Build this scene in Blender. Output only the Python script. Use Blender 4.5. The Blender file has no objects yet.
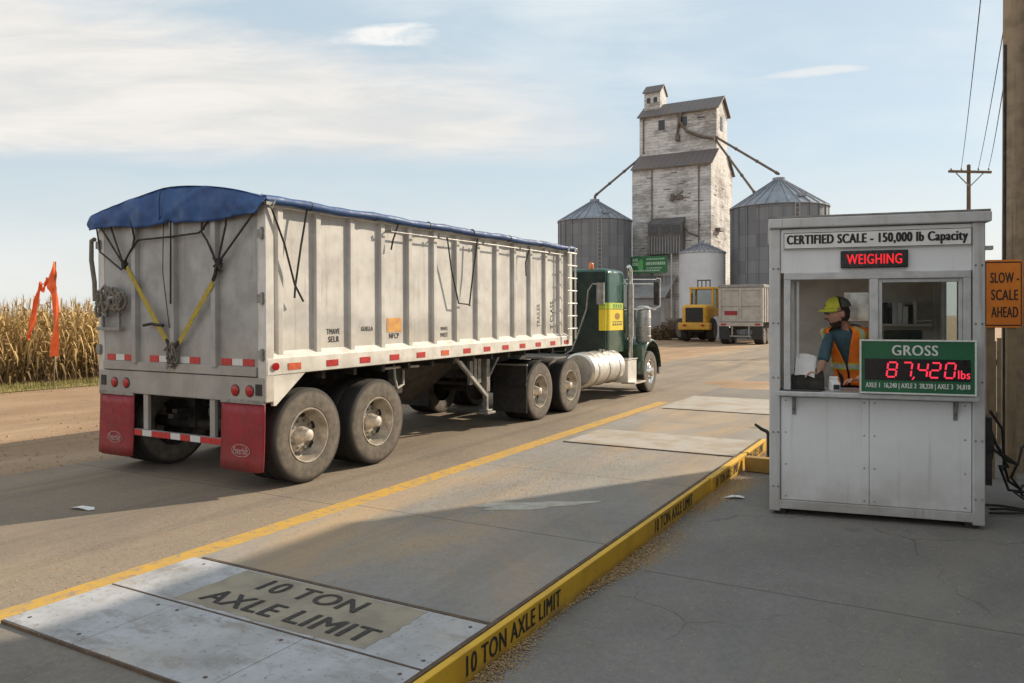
import bpy, bmesh, math, random
import numpy as np
from mathutils import Vector, Matrix, Euler
R = math.radians
PI = math.pi
random.seed(7)
scene = bpy.context.scene
COL = scene.collection

# ------------------------------------------------------------------ mesh builder
class MB:
    """collects simple shapes and links them as ONE mesh object"""
    def __init__(s):
        s.v = []; s.f = []
    def add(s, vs, fs):
        b = len(s.v)
        s.v += [tuple(p) for p in vs]
        s.f += [tuple(b + i for i in f) for f in fs]
        return s
    def box(s, c, d, rot=None):
        hx, hy, hz = d[0]/2, d[1]/2, d[2]/2
        vs = [Vector((x, y, z)) for x in (-hx, hx) for y in (-hy, hy) for z in (-hz, hz)]
        if rot is not None:
            m = Euler(rot).to_matrix()
            vs = [m @ p for p in vs]
        c = Vector(c)
        return s.add([p + c for p in vs], [(0,1,3,2),(4,6,7,5),(0,4,5,1),(2,3,7,6),(0,2,6,4),(1,5,7,3)])
    def span(s, a, b):
        return s.box([(a[i]+b[i])/2 for i in range(3)], [abs(b[i]-a[i]) for i in range(3)])
    def bar(s, a, b, w, h, up=(0, 0, 1)):
        a = Vector(a); b = Vector(b); d = (b-a).normalized(); up = Vector(up)
        x = d.cross(up)
        if x.length < 1e-4: x = d.cross(Vector((1, 0, 0)))
        x.normalize(); y = x.cross(d)
        vs = []
        for p in (a, b):
            for sx, sy in ((-1,-1),(1,-1),(1,1),(-1,1)):
                vs.append(p + x*sx*w/2 + y*sy*h/2)
        return s.add(vs, [(0,3,2,1),(4,5,6,7),(0,1,5,4),(1,2,6,5),(2,3,7,6),(3,0,4,7)])
    def tube(s, pts, r, n=8):
        pts = [Vector(p) for p in pts]
        rs = r if isinstance(r, (list, tuple)) else [r]*len(pts)
        vs = []; fs = []
        prev = None
        for i, p in enumerate(pts):
            if i == 0: d = pts[1]-pts[0]
            elif i == len(pts)-1: d = pts[-1]-pts[-2]
            else: d = (pts[i+1]-p).normalized() + (p-pts[i-1]).normalized()
            if d.length < 1e-9: d = Vector((0,0,1))
            d.normalize()
            if prev is None:
                x = d.cross(Vector((0, 0, 1)))
                if x.length < 1e-3: x = d.cross(Vector((1, 0, 0)))
            else:
                x = prev - d*prev.dot(d)
            x.normalize(); prev = x; y = d.cross(x)
            for k in range(n):
                a = 2*PI*k/n
                vs.append(p + (x*math.cos(a) + y*math.sin(a))*rs[i])
        for i in range(len(pts)-1):
            for k in range(n):
                k2 = (k+1) % n
                fs.append((i*n+k, i*n+k2, (i+1)*n+k2, (i+1)*n+k))
        fs.append(tuple(range(n))[::-1]); fs.append(tuple((len(pts)-1)*n+k for k in range(n)))
        return s.add(vs, fs)
    def cyl(s, a, b, r, r2=None, n=20):
        return s.tube([a, b], [r, r if r2 is None else r2], n)
    def lathe(s, prof, c=(0, 0, 0), axis='z', n=32, closed=False, sgn=1, cap=True):
        """prof: (radius, along-axis) pairs"""
        vs = []; fs = []
        for (r, h) in prof:
            for k in range(n):
                a = 2*PI*k/n; p, q = r*math.cos(a), r*math.sin(a)
                h_ = h*sgn
                vs.append({'z': (c[0]+p, c[1]+q, c[2]+h_), 'y': (c[0]+p, c[1]+h_, c[2]+q), 'x': (c[0]+h_, c[1]+p, c[2]+q)}[axis])
        m = len(prof)
        for i in range(m if closed else m-1):
            j = (i+1) % m
            for k in range(n):
                k2 = (k+1) % n
                fs.append((i*n+k, i*n+k2, j*n+k2, j*n+k))
        if not closed and cap:
            if prof[0][0] > 1e-6: fs.append(tuple(range(n))[::-1])
            if prof[-1][0] > 1e-6: fs.append(tuple((m-1)*n+k for k in range(n)))
        return s.add(vs, fs)
    def prism(s, poly, f0, f1):
        """poly of 2-D points; f0/f1 turn a 2-D point into 3-D at either end"""
        n = len(poly)
        vs = [f0(*p) for p in poly] + [f1(*p) for p in poly]
        fs = [tuple(range(n)), tuple(range(2*n-1, n-1, -1))]
        for i in range(n):
            j = (i+1) % n
            fs.append((i, i+n, j+n, j))
        return s.add(vs, fs)
    def ell(s, c, rad, m=None, nu=20, nv=12, keep=None, push=None):
        vs = []; fs = []; c = Vector(c)
        rows = []
        for i in range(nv+1):
            th = PI*i/nv
            row = []
            for k in range(nu):
                ph = 2*PI*k/nu
                d = Vector((math.sin(th)*math.cos(ph), math.sin(th)*math.sin(ph), math.cos(th)))
                q = Vector((d.x*rad[0], d.y*rad[1], d.z*rad[2]))
                if push: q = push(d, q)
                if m is not None: q = m @ q
                row.append((d, len(vs))); vs.append(c + q)
            rows.append(row)
        for i in range(nv):
            for k in range(nu):
                k2 = (k+1) % nu
                qs = [rows[i][k], rows[i][k2], rows[i+1][k2], rows[i+1][k]]
                if keep and not all(keep(q[0]) for q in qs): continue
                ids = [q[1] for q in qs]
                if i == 0: ids = [ids[0], ids[2], ids[3]]
                if i == nv-1: ids = [ids[0], ids[1], ids[2]]
                fs.append(tuple(ids))
        return s.add(vs, fs)
    def build(s, name, mat, parent=None, smooth=None, bevel=0, seg=2, loc=None, rot=None, recalc=True):
        me = bpy.data.meshes.new(name)
        me.from_pydata(s.v, [], s.f)
        if recalc:
            bm = bmesh.new(); bm.from_mesh(me)
            bmesh.ops.recalc_face_normals(bm, faces=bm.faces)
            bm.to_mesh(me); bm.free()
        if mat is not None: me.materials.append(mat)
        if smooth:
            me.polygons.foreach_set('use_smooth', [True]*len(me.polygons))
            me.set_sharp_from_angle(angle=R(smooth))
        o = bpy.data.objects.new(name, me); COL.objects.link(o)
        if parent is not None: o.parent = parent
        if loc: o.location = loc
        if rot: o.rotation_euler = rot
        if bevel:
            b = o.modifiers.new('bevel', 'BEVEL'); b.width = bevel; b.segments = seg
            b.limit_method = 'ANGLE'; b.angle_limit = R(40)
        return o

def tag(o, label, cat, group=None, kind=None):
    if label: o['label'] = label
    if cat: o['category'] = cat
    if group: o['group'] = group
    if kind: o['kind'] = kind
    return o
def thing(name, label, cat, loc=(0, 0, 0), rot=(0, 0, 0), group=None):
    o = bpy.data.objects.new(name, None); COL.objects.link(o)
    o.empty_display_size = .3
    o.location = loc; o.rotation_euler = rot
    return tag(o, label, cat, group)
def dup_part(o, parent, loc):
    c = o.copy(); COL.objects.link(c); c.parent = parent; c.location = loc
    for ch in [x for x in bpy.data.objects if x.parent == o]:
        d = ch.copy(); COL.objects.link(d); d.parent = c
    return c
def text(name, s, mat, parent, loc, rot, w, h, shear=0, bold=0.0, depth=.0015):
    cu = bpy.data.curves.new(name, 'FONT'); cu.body = s
    cu.align_x = 'CENTER'; cu.align_y = 'CENTER'; cu.shear = shear; cu.space_character = 1.06+bold*3
    cu.resolution_u = 4
    t = bpy.data.objects.new(name, cu)
    me = bpy.data.meshes.new_from_object(t)
    bpy.data.objects.remove(t); bpy.data.curves.remove(cu)
    n = len(me.vertices); co = np.empty(n*3); me.vertices.foreach_get('co', co); co = co.reshape(-1, 3)
    lo = co.min(0); hi = co.max(0)
    co[:, 0] = (co[:, 0]-(lo[0]+hi[0])/2)*(w/(hi[0]-lo[0]))
    co[:, 1] = (co[:, 1]-(lo[1]+hi[1])/2)*(h/(hi[1]-lo[1]))
    co[:, 2] = depth
    me.vertices.foreach_set('co', co.ravel()); me.update()
    if bold:     # heavier strokes: the same outline again, shifted a little, each sheet a hair above the last
        fs = [tuple(p.vertices) for p in me.polygons]; vs = []; ff = []
        q = bold*h*1.35
        for k, (dx, dy) in enumerate(((0, 0), (-q, -q*.4), (q, -q*.4), (-q, q*.4), (q, q*.4), (-q*2, 0), (q*2, 0))):
            ff += [tuple(i+len(vs) for i in f) for f in fs]
            vs += [(p[0]+dx, p[1]+dy, depth+k*.00025) for p in co]
        bpy.data.meshes.remove(me); me = bpy.data.meshes.new(name); me.from_pydata([tuple(map(float, v)) for v in vs], [], ff)
    me.name = name; me.materials.clear(); me.materials.append(mat)
    o = bpy.data.objects.new(name, me); COL.objects.link(o); o.parent = parent
    o.location = loc; o.rotation_euler = rot
    return o

# ------------------------------------------------------------------ materials
class NT:
    def __init__(s, name):
        s.m = bpy.data.materials.new(name); s.m.use_nodes = True
        s.t = s.m.node_tree; s.t.nodes.clear()
        s.out = s.n('ShaderNodeOutputMaterial'); s.b = s.n('ShaderNodeBsdfPrincipled')
        s.l(s.b.outputs[0], s.out.inputs[0])
        s.tc = s.n('ShaderNodeTexCoord').outputs['Object']
    def n(s, t): return s.t.nodes.new(t)
    def l(s, a, b): s.t.links.new(a, b)
    def put(s, sock, v):
        if isinstance(v, bpy.types.NodeSocket): s.l(v, sock)
        elif isinstance(v, (tuple, list)) and len(v) == 3 and sock.type == 'RGBA': sock.default_value = (*v, 1)
        else: sock.default_value = v
    def map(s, scale=(1, 1, 1), loc=(0, 0, 0), vec=None, rot=(0, 0, 0)):
        k = s.n('ShaderNodeMapping'); s.l(vec or s.tc, k.inputs[0])
        k.inputs['Scale'].default_value = scale; k.inputs['Location'].default_value = loc; k.inputs['Rotation'].default_value = rot
        return k.outputs[0]
    def noise(s, scale, detail=6, rough=.55, vec=None, dist=0):
        k = s.n('ShaderNodeTexNoise'); s.l(vec or s.tc, k.inputs['Vector'])
        k.inputs['Scale'].default_value = scale; k.inputs['Detail'].default_value = detail
        k.inputs['Roughness'].default_value = rough; k.inputs['Distortion'].default_value = dist
        return k.outputs[0]
    def voro(s, scale, feat='F1', vec=None, out=0):
        k = s.n('ShaderNodeTexVoronoi'); k.feature = feat; s.l(vec or s.tc, k.inputs['Vector'])
        k.inputs['Scale'].default_value = scale
        return k.outputs[out]
    def ramp(s, fac, lo, hi, a=0., b=1.):
        k = s.n('ShaderNodeMapRange'); s.put(k.inputs[0], fac)
        k.interpolation_type = 'SMOOTHSTEP'
        for i, v in zip((1, 2, 3, 4), (lo, hi, a, b)): s.put(k.inputs[i], v)
        return k.outputs[0]
    def mix(s, fac, a, b, mode='MIX'):
        k = s.n('ShaderNodeMix'); k.data_type = 'RGBA'; k.blend_type = mode
        s.put(k.inputs[0], fac); s.put(k.inputs[6], a); s.put(k.inputs[7], b)
        return k.outputs[2]
    def math(s, op, a, b=0., c=0.):
        k = s.n('ShaderNodeMath'); k.operation = op
        s.put(k.inputs[0], a); s.put(k.inputs[1], b); s.put(k.inputs[2], c)
        return k.outputs[0]
    def sep(s, vec=None):
        k = s.n('ShaderNodeSeparateXYZ'); s.l(vec or s.tc, k.inputs[0]); return k.outputs
    def bump(s, h, strength=.3, dist=.02):
        k = s.n('ShaderNodeBump'); s.l(h, k.inputs['Height']); k.inputs['Strength'].default_value = strength
        k.inputs['Distance'].default_value = dist; s.l(k.outputs[0], s.b.inputs['Normal'])
    def done(s, col, rough=.6, metal=0., spec=.5):
        s.put(s.b.inputs['Base Color'], col); s.put(s.b.inputs['Roughness'], rough)
        s.put(s.b.inputs['Metallic'], metal); s.b.inputs['Specular IOR Level'].default_value = spec
        return s.m

def M(name, c, c2=None, rough=.6, metal=0., scale=6, amt=.25, streak=None, dust=None, bump=0, bscale=40, spec=.5, speck=None):
    """painted / plain surface: base colour broken up by noise, optional vertical streaks, dust low down, fine bump"""
    n = NT(name)
    if c2 is None: c2 = tuple(x*(1-amt) for x in c)
    f = n.ramp(n.noise(scale, 8, .6), .38, .64)
    col = n.mix(f, c, c2)
    if streak:   # (colour, strength)
        sv = n.map((9, 9, .35))
        sf = n.math('MULTIPLY', n.ramp(n.noise(1.6, 6, .65, sv), .52, .74), n.ramp(n.noise(1.1, 3), .35, .6))
        col = n.mix(n.math('MULTIPLY', sf, streak[1]), col, streak[0])
    if speck:
        col = n.mix(n.math('MULTIPLY', n.ramp(n.noise(45, 4, .7), .62, .72), speck[1]), col, speck[0])
    if dust:     # (colour, z where full, z where gone, strength)
        z = n.sep()[2]
        df = n.math('MULTIPLY', n.ramp(z, dust[1], dust[2], 1, 0), n.ramp(n.noise(3, 6), .25, .7, .35, 1))
        col = n.mix(n.math('MULTIPLY', df, dust[3]), col, dust[0])
    rr = n.ramp(n.noise(scale*2.3, 5), .3, .7, max(.05, rough-.12), min(1, rough+.12))
    if bump: n.bump(n.noise(bscale, 6, .6), bump, .01)
    return n.done(col, rr, metal, spec)
def emit(name, c, strength):
    n = NT(name); n.b.inputs['Emission Color'].default_value = (*c, 1); n.b.inputs['Emission Strength'].default_value = strength
    return n.done(tuple(x*.3 for x in c), .5)

DUST = (.36, .28, .19)
mt = {}
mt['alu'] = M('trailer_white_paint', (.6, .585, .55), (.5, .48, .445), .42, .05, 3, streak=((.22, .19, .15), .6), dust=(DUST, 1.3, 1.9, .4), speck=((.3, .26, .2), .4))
mt['alu_side'] = M('trailer_side_skin', (.60, .585, .55), (.48, .46, .43), .38, .05, 2, streak=((.3, .265, .21), .65), dust=((.42, .36, .27), 1.45, 2.0, .5), bump=.05, bscale=3, speck=((.33, .28, .2), .35))
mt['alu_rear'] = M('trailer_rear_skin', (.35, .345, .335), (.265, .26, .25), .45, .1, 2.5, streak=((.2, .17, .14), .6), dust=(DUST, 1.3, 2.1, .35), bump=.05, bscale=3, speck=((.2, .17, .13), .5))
mt['rail'] = M('rail_aluminium', (.68, .655, .60), (.56, .53, .475), .4, .05, 4, speck=((.25, .2, .15), .6))
mt['tarp'] = M('blue_tarpaulin', (.010, .048, .165), (.018, .075, .215), .6, 0, 2.5, bump=.5, bscale=5, speck=((.12, .16, .24), .4))
mt['tarp_top'] = M('dusty_tarpaulin', (.10, .15, .25), (.2, .22, .26), .6, 0, 3, bump=.25, bscale=9)
mt['black'] = M('black_rubber', (.016, .015, .014), (.03, .027, .023), .75, 0, 8, speck=((.12, .1, .08), .4))
mt['dark'] = M('dark_chassis_paint', (.02, .018, .016), (.05, .042, .033), .7, 0, 6, speck=((.14, .11, .08), .5))
mt['steel'] = M('grey_weathered_steel', (.30, .29, .27), (.19, .18, .165), .5, .3, 9, speck=((.12, .08, .05), .6))
mt['galv'] = M('galvanised_tube', (.48, .47, .45), (.36, .35, .33), .42, .5, 9)
mt['chrome'] = M('bright_chrome', (.78, .77, .75), (.62, .59, .54), .18, 1., 7)
mt['tank'] = M('polished_aluminium_tank', (.74, .71, .66), (.68, .64, .58), .3, .6, 2, dust=(DUST, .3, .8, .35))
mt['red_flap'] = M('red_mud_flap', (.27, .012, .02), (.21, .014, .02), .55, 0, 5, dust=((.22, .12, .09), .2, .6, .35), speck=((.35, .22, .18), .3))
mt['red'] = M('red_reflector', (.5, .035, .03), (.38, .03, .028), .35, 0, 20)
mt['orange_r'] = M('orange_reflector', (.65, .14, .05), (.5, .1, .05), .35, 0, 20)
mt['white_r'] = M('white_reflector', (.56, .55, .53), (.6, .58, .55), .35, 0, 20)
mt['lens'] = M('red_lamp_lens', (.42, .012, .012), (.3, .01, .01), .18, 0, 20)
mt['strap'] = M('yellow_webbing', (.42, .31, .03), (.32, .24, .04), .8, 0, 14)
mt['cord'] = M('dark_rubber_cord', (.02, .018, .016), (.045, .04, .034), .75, 0, 30)
mt['rope'] = M('grey_rope', (.2, .18, .14), (.12, .105, .085), .9, 0, 40)
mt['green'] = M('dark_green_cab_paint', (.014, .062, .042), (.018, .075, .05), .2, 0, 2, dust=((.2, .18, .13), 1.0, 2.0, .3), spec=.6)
mt['greend'] = M('shaded_dusty_cab_rear', (.005, .016, .012), (.009, .024, .017), .75, 0, 2, dust=((.05, .045, .035), 1.0, 2.6, .35))  # near-black green holds the shade of the rear face; dust lies low down
mt['yellow'] = M('yellow_placard', (.72, .56, .02), (.66, .5, .02), .5, 0, 10)
mt['lime'] = M('lime_placard', (.42, .55, .04), (.5, .58, .06), .5, 0, 10)
mt['ink'] = M('black_lettering', (.018, .017, .016), (.035, .032, .03), .7, 0, 30)
mt['inkf'] = M('faded_lettering', (.10, .09, .08), (.24, .22, .19), .8, 0, 60)
mt['beacon'] = M('amber_lens', (.75, .2, .03), (.6, .15, .02), .25, 0, 20)
mt['white'] = M('white_paint', (.72, .72, .7), (.62, .61, .58), .5, 0, 6)
mt['cream'] = M('pale_lettering', (.72, .74, .68), (.6, .62, .57), .6, 0, 30)

def tyre_mat():
    n = NT('dusty_tyre_rubber')
    x, y, z = n.sep()
    rad = n.math('SQRT', n.math('ADD', n.math('MULTIPLY', x, x), n.math('MULTIPLY', z, z)))
    side = n.ramp(rad, .5, .56, 1, 0)
    nz = n.ramp(n.noise(9, 6), .3, .7, .45, 1)
    col = n.mix(n.math('MULTIPLY', side, nz), (.028, .025, .022), (.165, .14, .112))
    ring = n.ramp(n.math('SINE', n.math('MULTIPLY', rad, 190)), .5, 1)
    col = n.mix(n.math('MULTIPLY', ring, .25), col, (.06, .05, .042))
    n.bump(n.noise(60, 5), .2, .01)
    return n.done(col, .85)
mt['tyre'] = tyre_mat()
mt['rim'] = M('dusty_wheel_rim', (.5, .455, .385), (.33, .285, .225), .42, .35, 7, speck=((.16, .12, .08), .4))
mt['hub'] = M('hub_metal', (.6, .55, .48), (.46, .4, .33), .5, .3, 14)

# ------------------------------------------------------------------ frames: d runs along the road away from us, n to its left
P0 = Vector((-2.81, 8.79, 0)); TH = math.atan2(.8724, .4888)
def W(s, t, z=0):
    return Vector((P0.x + s*.4888 - t*.8724, P0.y + s*.8724 + t*.4888, z))
BO = Vector((2.865, 8.47, -.13)); BTH = -R(18.3)       # scale booth: origin at its front left foot
def BW(x, y, z=0):
    c, q = math.cos(BTH), math.sin(BTH)
    return Vector((BO.x + x*c - y*q, BO.y + x*q + y*c, BO.z + z))
# ------------------------------------------------------------------ camera, sun, sky
cd = bpy.data.cameras.new('camera'); cam = bpy.data.objects.new('camera', cd); COL.objects.link(cam)
cam.location = (0, 0, 2.06); cam.rotation_euler = (R(90), 0, 0)
cd.sensor_width = 36; cd.lens = 764/1024*36; cd.shift_y = -26.5/1024
cd.clip_start = .05; cd.clip_end = 6000
scene.camera = cam
SEL = R(28); SAZ = math.atan2(.857, .515)
sd = bpy.data.lights.new('sun', 'SUN'); sd.energy = 6.2; sd.angle = R(.55); sd.color = (1, .855, .665)
so = bpy.data.objects.new('sun', sd); COL.objects.link(so)
sv = Vector((.857*math.cos(SEL), .515*math.cos(SEL), math.sin(SEL)))
so.rotation_euler = sv.to_track_quat('Z', 'Y').to_euler(); so.location = sv*60
w = bpy.data.worlds.new('World'); scene.world = w; w.use_nodes = True
t = w.node_tree; t.nodes.clear()
class WN(NT):
    def __init__(s, t): s.t = t; s.tc = s.n('ShaderNodeTexCoord').outputs['Generated']
n = WN(t)
out = n.n('ShaderNodeOutputWorld'); bg = n.n('ShaderNodeBackground'); bg.inputs[1].default_value = .106
sky = n.n('ShaderNodeTexSky'); sky.sky_type = 'NISHITA'; sky.sun_disc = False
sky.sun_elevation = SEL; sky.sun_rotation = SAZ; sky.air_density = 1.0; sky.dust_density = 1.2; sky.ozone_density = 1.5; sky.altitude = 300
x, y, z = n.sep()
yy = n.math('MAXIMUM', y, .12)
a = n.math('DIVIDE', x, yy); b = n.math('DIVIDE', z, yy)
cv = n.n('ShaderNodeCombineXYZ'); n.l(a, cv.inputs[0]); n.l(b, cv.inputs[1])
v1 = n.map((2.2, 9, 1), vec=cv.outputs[0]); v2 = n.map((4, 26, 1), (3, 1, 0), vec=cv.outputs[0], rot=(0, 0, .12))
v0 = n.map((1.5, 3.2, 1), (7, 3, 0), vec=cv.outputs[0])
n1 = n.noise(1., 8, .6, v1, .3); n2 = n.noise(1., 8, .6, v2, .5); n0 = n.noise(1., 4, .5, v0)
n1c = n.math('SUBTRACT', n1, .5); n2c = n.math('SUBTRACT', n2, .5); n0c = n.math('SUBTRACT', n0, .5)
wob = n.math('ADD', n.math('MULTIPLY', n1c, .16), n.math('MULTIPLY', n2c, .07))
# a broad sheet of cirrus low on the left
f1 = n.ramp(n.math('ADD', b, n.math('MULTIPLY', wob, .45)), .185, .235)
up = n.math('SUBTRACT', n.math('SUBTRACT', .285, n.math('MULTIPLY', n.math('SUBTRACT', a, .07), .2)), b)
f2 = n.ramp(n.math('ADD', up, n.math('MULTIPLY', wob, 1.1)), -.05, .06)
f3 = n.ramp(n.math('ADD', a, n.math('MULTIPLY', n1c, .5)), -.08, .22, 1, 0)
cir = n.math('MULTIPLY', n.math('MULTIPLY', f1, f2), f3)
cir = n.math('MULTIPLY', cir, n.ramp(n2, .25, .65, .78, 1))
# one small bright cloud
da = n.math('DIVIDE', n.math('SUBTRACT', n.math('ADD', a, n.math('MULTIPLY', n2c, .12)), -.168), .062)
db = n.math('DIVIDE', n.math('SUBTRACT', n.math('ADD', b, n.math('ADD', n.math('MULTIPLY', n2c, .05), n.math('MULTIPLY', n1c, .03))), .3645), .0145)
dd = n.math('ADD', n.math('MULTIPLY', da, da), n.math('MULTIPLY', db, db))
small = n.math('MULTIPLY', n.math('MULTIPLY', n.ramp(dd, .05, 1.5, 1, 0), n.ramp(n.noise(1., 8, .65, n.map((16, 45, 1), vec=cv.outputs[0]), .6), .3, .62, .35, 1)), .95)
# a thin streak high on the right
ea = n.math('DIVIDE', n.math('SUBTRACT', n.math('ADD', a, n.math('MULTIPLY', n2c, .2)), .40), .075)
eb = n.math('DIVIDE', n.math('SUBTRACT', n.math('ADD', n.math('SUBTRACT', b, n.math('MULTIPLY', n.math('SUBTRACT', a, .40), .10)), n.math('MULTIPLY', n2c, .025)), .318), .0065)
streak = n.math('MULTIPLY', n.ramp(n.math('ADD', n.math('MULTIPLY', ea, ea), n.math('MULTIPLY', eb, eb)), .0, 1.4, 1, 0), .6)
# thin veil everywhere, thicker towards the horizon
veil = n.math('MULTIPLY', n.ramp(n.math('ADD', b, n.math('MULTIPLY', wob, .9)), .02, .26, 1, 0), .55)
wisps = n.math('MULTIPLY', n.ramp(n.math('ADD', n0, n.math('MULTIPLY', n1c, .6)), .42, .72), .75)
skyc = n.mix(.72, sky.outputs[0], (6.3, 7.6, 8.3))
c0 = n.mix(wisps, skyc, (8.3, 8.7, 8.9))
c1 = n.mix(veil, c0, (8.9, 8.5, 7.8))
c2 = n.mix(cir, c1, n.mix(n.ramp(n2, .3, .7), (7.6, 7.4, 7.1), (8.7, 8.4, 8.0)))
c2 = n.mix(streak, c2, (8.9, 8.7, 8.4))
c3 = n.mix(small, c2, (9.3, 9.15, 8.9))
# sky behind the camera, brightened to lift the booth front and shaded ground
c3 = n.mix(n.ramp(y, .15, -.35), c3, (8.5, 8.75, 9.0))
# below the horizon the sky dome keeps a dull ground tone
c4 = n.mix(n.ramp(z, -.06, -.005, 1, 0), c3, (1.6, 1.4, 1.15))
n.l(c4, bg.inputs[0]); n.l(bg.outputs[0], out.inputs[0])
scene.view_settings.view_transform = 'Standard'; scene.view_settings.look = 'None'; scene.view_settings.exposure = 0

# ------------------------------------------------------------------ ground materials (object space of these sheets = road frame)
def ground_mat(name, c1, c2, stain, stain_amt, speck, joint=0, crack=0, bump=.3, patch_scale=.5, rough=.9, tracks=None):
    n = NT(name)
    big = n.noise(patch_scale, 6, .6, dist=.4); fine = n.noise(14, 8, .7)
    col = n.mix(n.ramp(big, .35, .68), c1, c2)
    col = n.mix(n.ramp(fine, .25, .8, 0, .55), col, tuple(x*.55 for x in c1))
    st = n.ramp(n.noise(.42, 7, .62, n.map((.35, 1.2, 1), (4, 2, 0)), .8), .47, .72)
    col = n.mix(n.math('MULTIPLY', st, stain_amt), col, stain)
    sp = n.ramp(n.voro(26), .05, .16, 1, 0)
    sp = n.math('MULTIPLY', sp, n.ramp(n.noise(1.1, 4), .45, .65))
    col = n.mix(n.math('MULTIPLY', sp, .75), col, speck)
    dk = n.ramp(n.noise(3.3, 5, .7), .66, .78)
    col = n.mix(n.math('MULTIPLY', dk, .35), col, tuple(x*.4 for x in c1))
    oil = n.math('MULTIPLY', n.ramp(n.voro(.55), .03, .11, 1, 0), n.ramp(n.noise(9, 4), .3, .6))
    col = n.mix(n.math('MULTIPLY', oil, .55), col, tuple(x*.25 for x in c1))
    st2 = n.ramp(n.voro(9, vec=n.map((1, 1, 1), (3, 8, 0))), .06, .14, 1, 0)
    col = n.mix(n.math('MULTIPLY', n.math('MULTIPLY', st2, n.ramp(n.noise(2.3, 3), .5, .6)), .5), col, tuple(x*.45 for x in c1))
    agg = n.voro(70, out=1); av = n.n('ShaderNodeRGBToBW'); n.l(agg, av.inputs[0])
    col = n.mix(n.ramp(av.outputs[0], .2, .8, .0, .22), col, tuple(min(1, x*1.7) for x in c2))
    h = n.math('ADD', fine, n.math('MULTIPLY', av.outputs[0], .35))
    if tracks:
        y = n.sep()[1]
        for (yc, wd, amt) in tracks:
            q = n.math('ABSOLUTE', n.math('SUBTRACT', n.math('ADD', y, n.math('MULTIPLY', n.math('SUBTRACT', big, .5), .5)), yc))
            tf = n.math('MULTIPLY', n.ramp(q, wd*.3, wd, 1, 0), n.ramp(n.noise(2.2, 6, .65, n.map((.12, 2, 1))), .3, .7))
            col = n.mix(n.math('MULTIPLY', tf, amt), col, tuple(x*.5 for x in c1))
    if joint:
        x = n.math('ADD', n.sep()[0], n.math('MULTIPLY', n.math('SUBTRACT', n.noise(2, 3), .5), .03))
        jx = n.math('ABSOLUTE', n.math('SUBTRACT', n.math('FRACT', n.math('DIVIDE', x, joint)), .5))
        jf = n.ramp(jx, .5-.012/joint*1.0, .5-.004/joint, 0, 1)
        col = n.mix(n.math('MULTIPLY', jf, .75), col, tuple(v*.25 for v in c1))
    if crack:
        wv = n.n('ShaderNodeVectorMath'); wv.operation = 'ADD'
        nn = n.n('ShaderNodeTexNoise'); n.l(n.tc, nn.inputs['Vector']); nn.inputs['Scale'].default_value = 1.6; nn.inputs['Detail'].default_value = 6
        sc = n.n('ShaderNodeVectorMath'); sc.operation = 'SCALE'; n.l(nn.outputs['Color'], sc.inputs[0]); sc.inputs['Scale'].default_value = .55
        n.l(n.tc, wv.inputs[0]); n.l(sc.outputs[0], wv.inputs[1])
        ed = n.voro(crack, 'DISTANCE_TO_EDGE', wv.outputs[0])
        cf = n.math('MULTIPLY', n.ramp(ed, .0008, .0045, 1, 0), n.ramp(n.noise(.5, 3, vec=n.map((1, 1, 1), (9, 4, 0))), .46, .64))
        col = n.mix(n.math('MULTIPLY', cf, .5), col, tuple(v*.22 for v in c1))
    n.bump(h, bump, .012)
    return n.done(col, rough, 0, .3)
mt['dirt'] = ground_mat('packed_dirt', (.36, .235, .14), (.27, .175, .10), (.52, .4, .27), .5, (.56, .45, .31), bump=1.0, patch_scale=.5, tracks=((6.2, .5, .55), (8.1, .5, .55), (10.5, .7, .4)))
mt['road'] = ground_mat('dusty_old_pavement', (.27, .215, .158), (.205, .17, .132), (.37, .265, .16), .65, (.46, .37, .25), joint=6.1, crack=0, bump=.5, tracks=((.55, .5, .5), (2.6, .5, .5)))
mt['deckc'] = ground_mat('scale_deck_concrete', (.285, .272, .252), (.215, .205, .19), (.44, .29, .14), .7, (.52, .36, .16), joint=2.6, crack=0, bump=.3, tracks=((-2.1, .55, .3), (-3.6, .5, .3)))
mt['yard'] = ground_mat('yard_concrete', (.24, .227, .208), (.18, .171, .158), (.27, .235, .18), .55, (.40, .35, .27), joint=7.3, crack=.3, bump=.55, patch_scale=.8)
mt['apron'] = ground_mat('apron_concrete', (.2, .18, .155), (.155, .142, .125), (.29, .23, .16), .5, (.4, .33, .23), crack=.5, bump=.35)
def grass_mat():
    n = NT('dry_green_grass')
    col = n.mix(n.ramp(n.noise(1.2, 6), .35, .65), (.24, .22, .075), (.40, .32, .14))
    col = n.mix(n.ramp(n.noise(20, 4), .4, .7), col, (.15, .14, .045))
    n.bump(n.noise(30, 5), .8, .03); return n.done(col, .95, 0, .2)
mt['grass'] = grass_mat()
def plate_mat():
    n = NT('worn_white_steel_plate')
    col = n.mix(n.ramp(n.noise(2.2, 8, .65), .35, .68), (.42, .43, .45), (.30, .30, .30))
    col = n.mix(n.math('MULTIPLY', n.ramp(n.noise(5, 8, .7, n.map((1, .4, 1))), .5, .66), .6), col, (.2, .17, .14))
    col = n.mix(n.math('MULTIPLY', n.ramp(n.noise(22, 6, .7), .56, .68), .7), col, (.1, .085, .075))
    col = n.mix(n.math('MULTIPLY', n.ramp(n.noise(.7, 5), .45, .7), .35), col, (.45, .34, .2))
    n.bump(n.noise(30, 5), .25, .006)
    return n.done(col, .6, 0)
mt['plate'] = plate_mat()
mt['plate_far'] = M('dusty_steel_plate', (.38, .35, .305), (.32, .26, .19), .7, 0, 2, speck=((.3, .2, .1), .5), bump=.2)
mt['tan'] = M('tan_paint_patch', (.31, .27, .2), (.235, .205, .155), .75, 0, 4, speck=((.2, .16, .11), .5))
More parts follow.
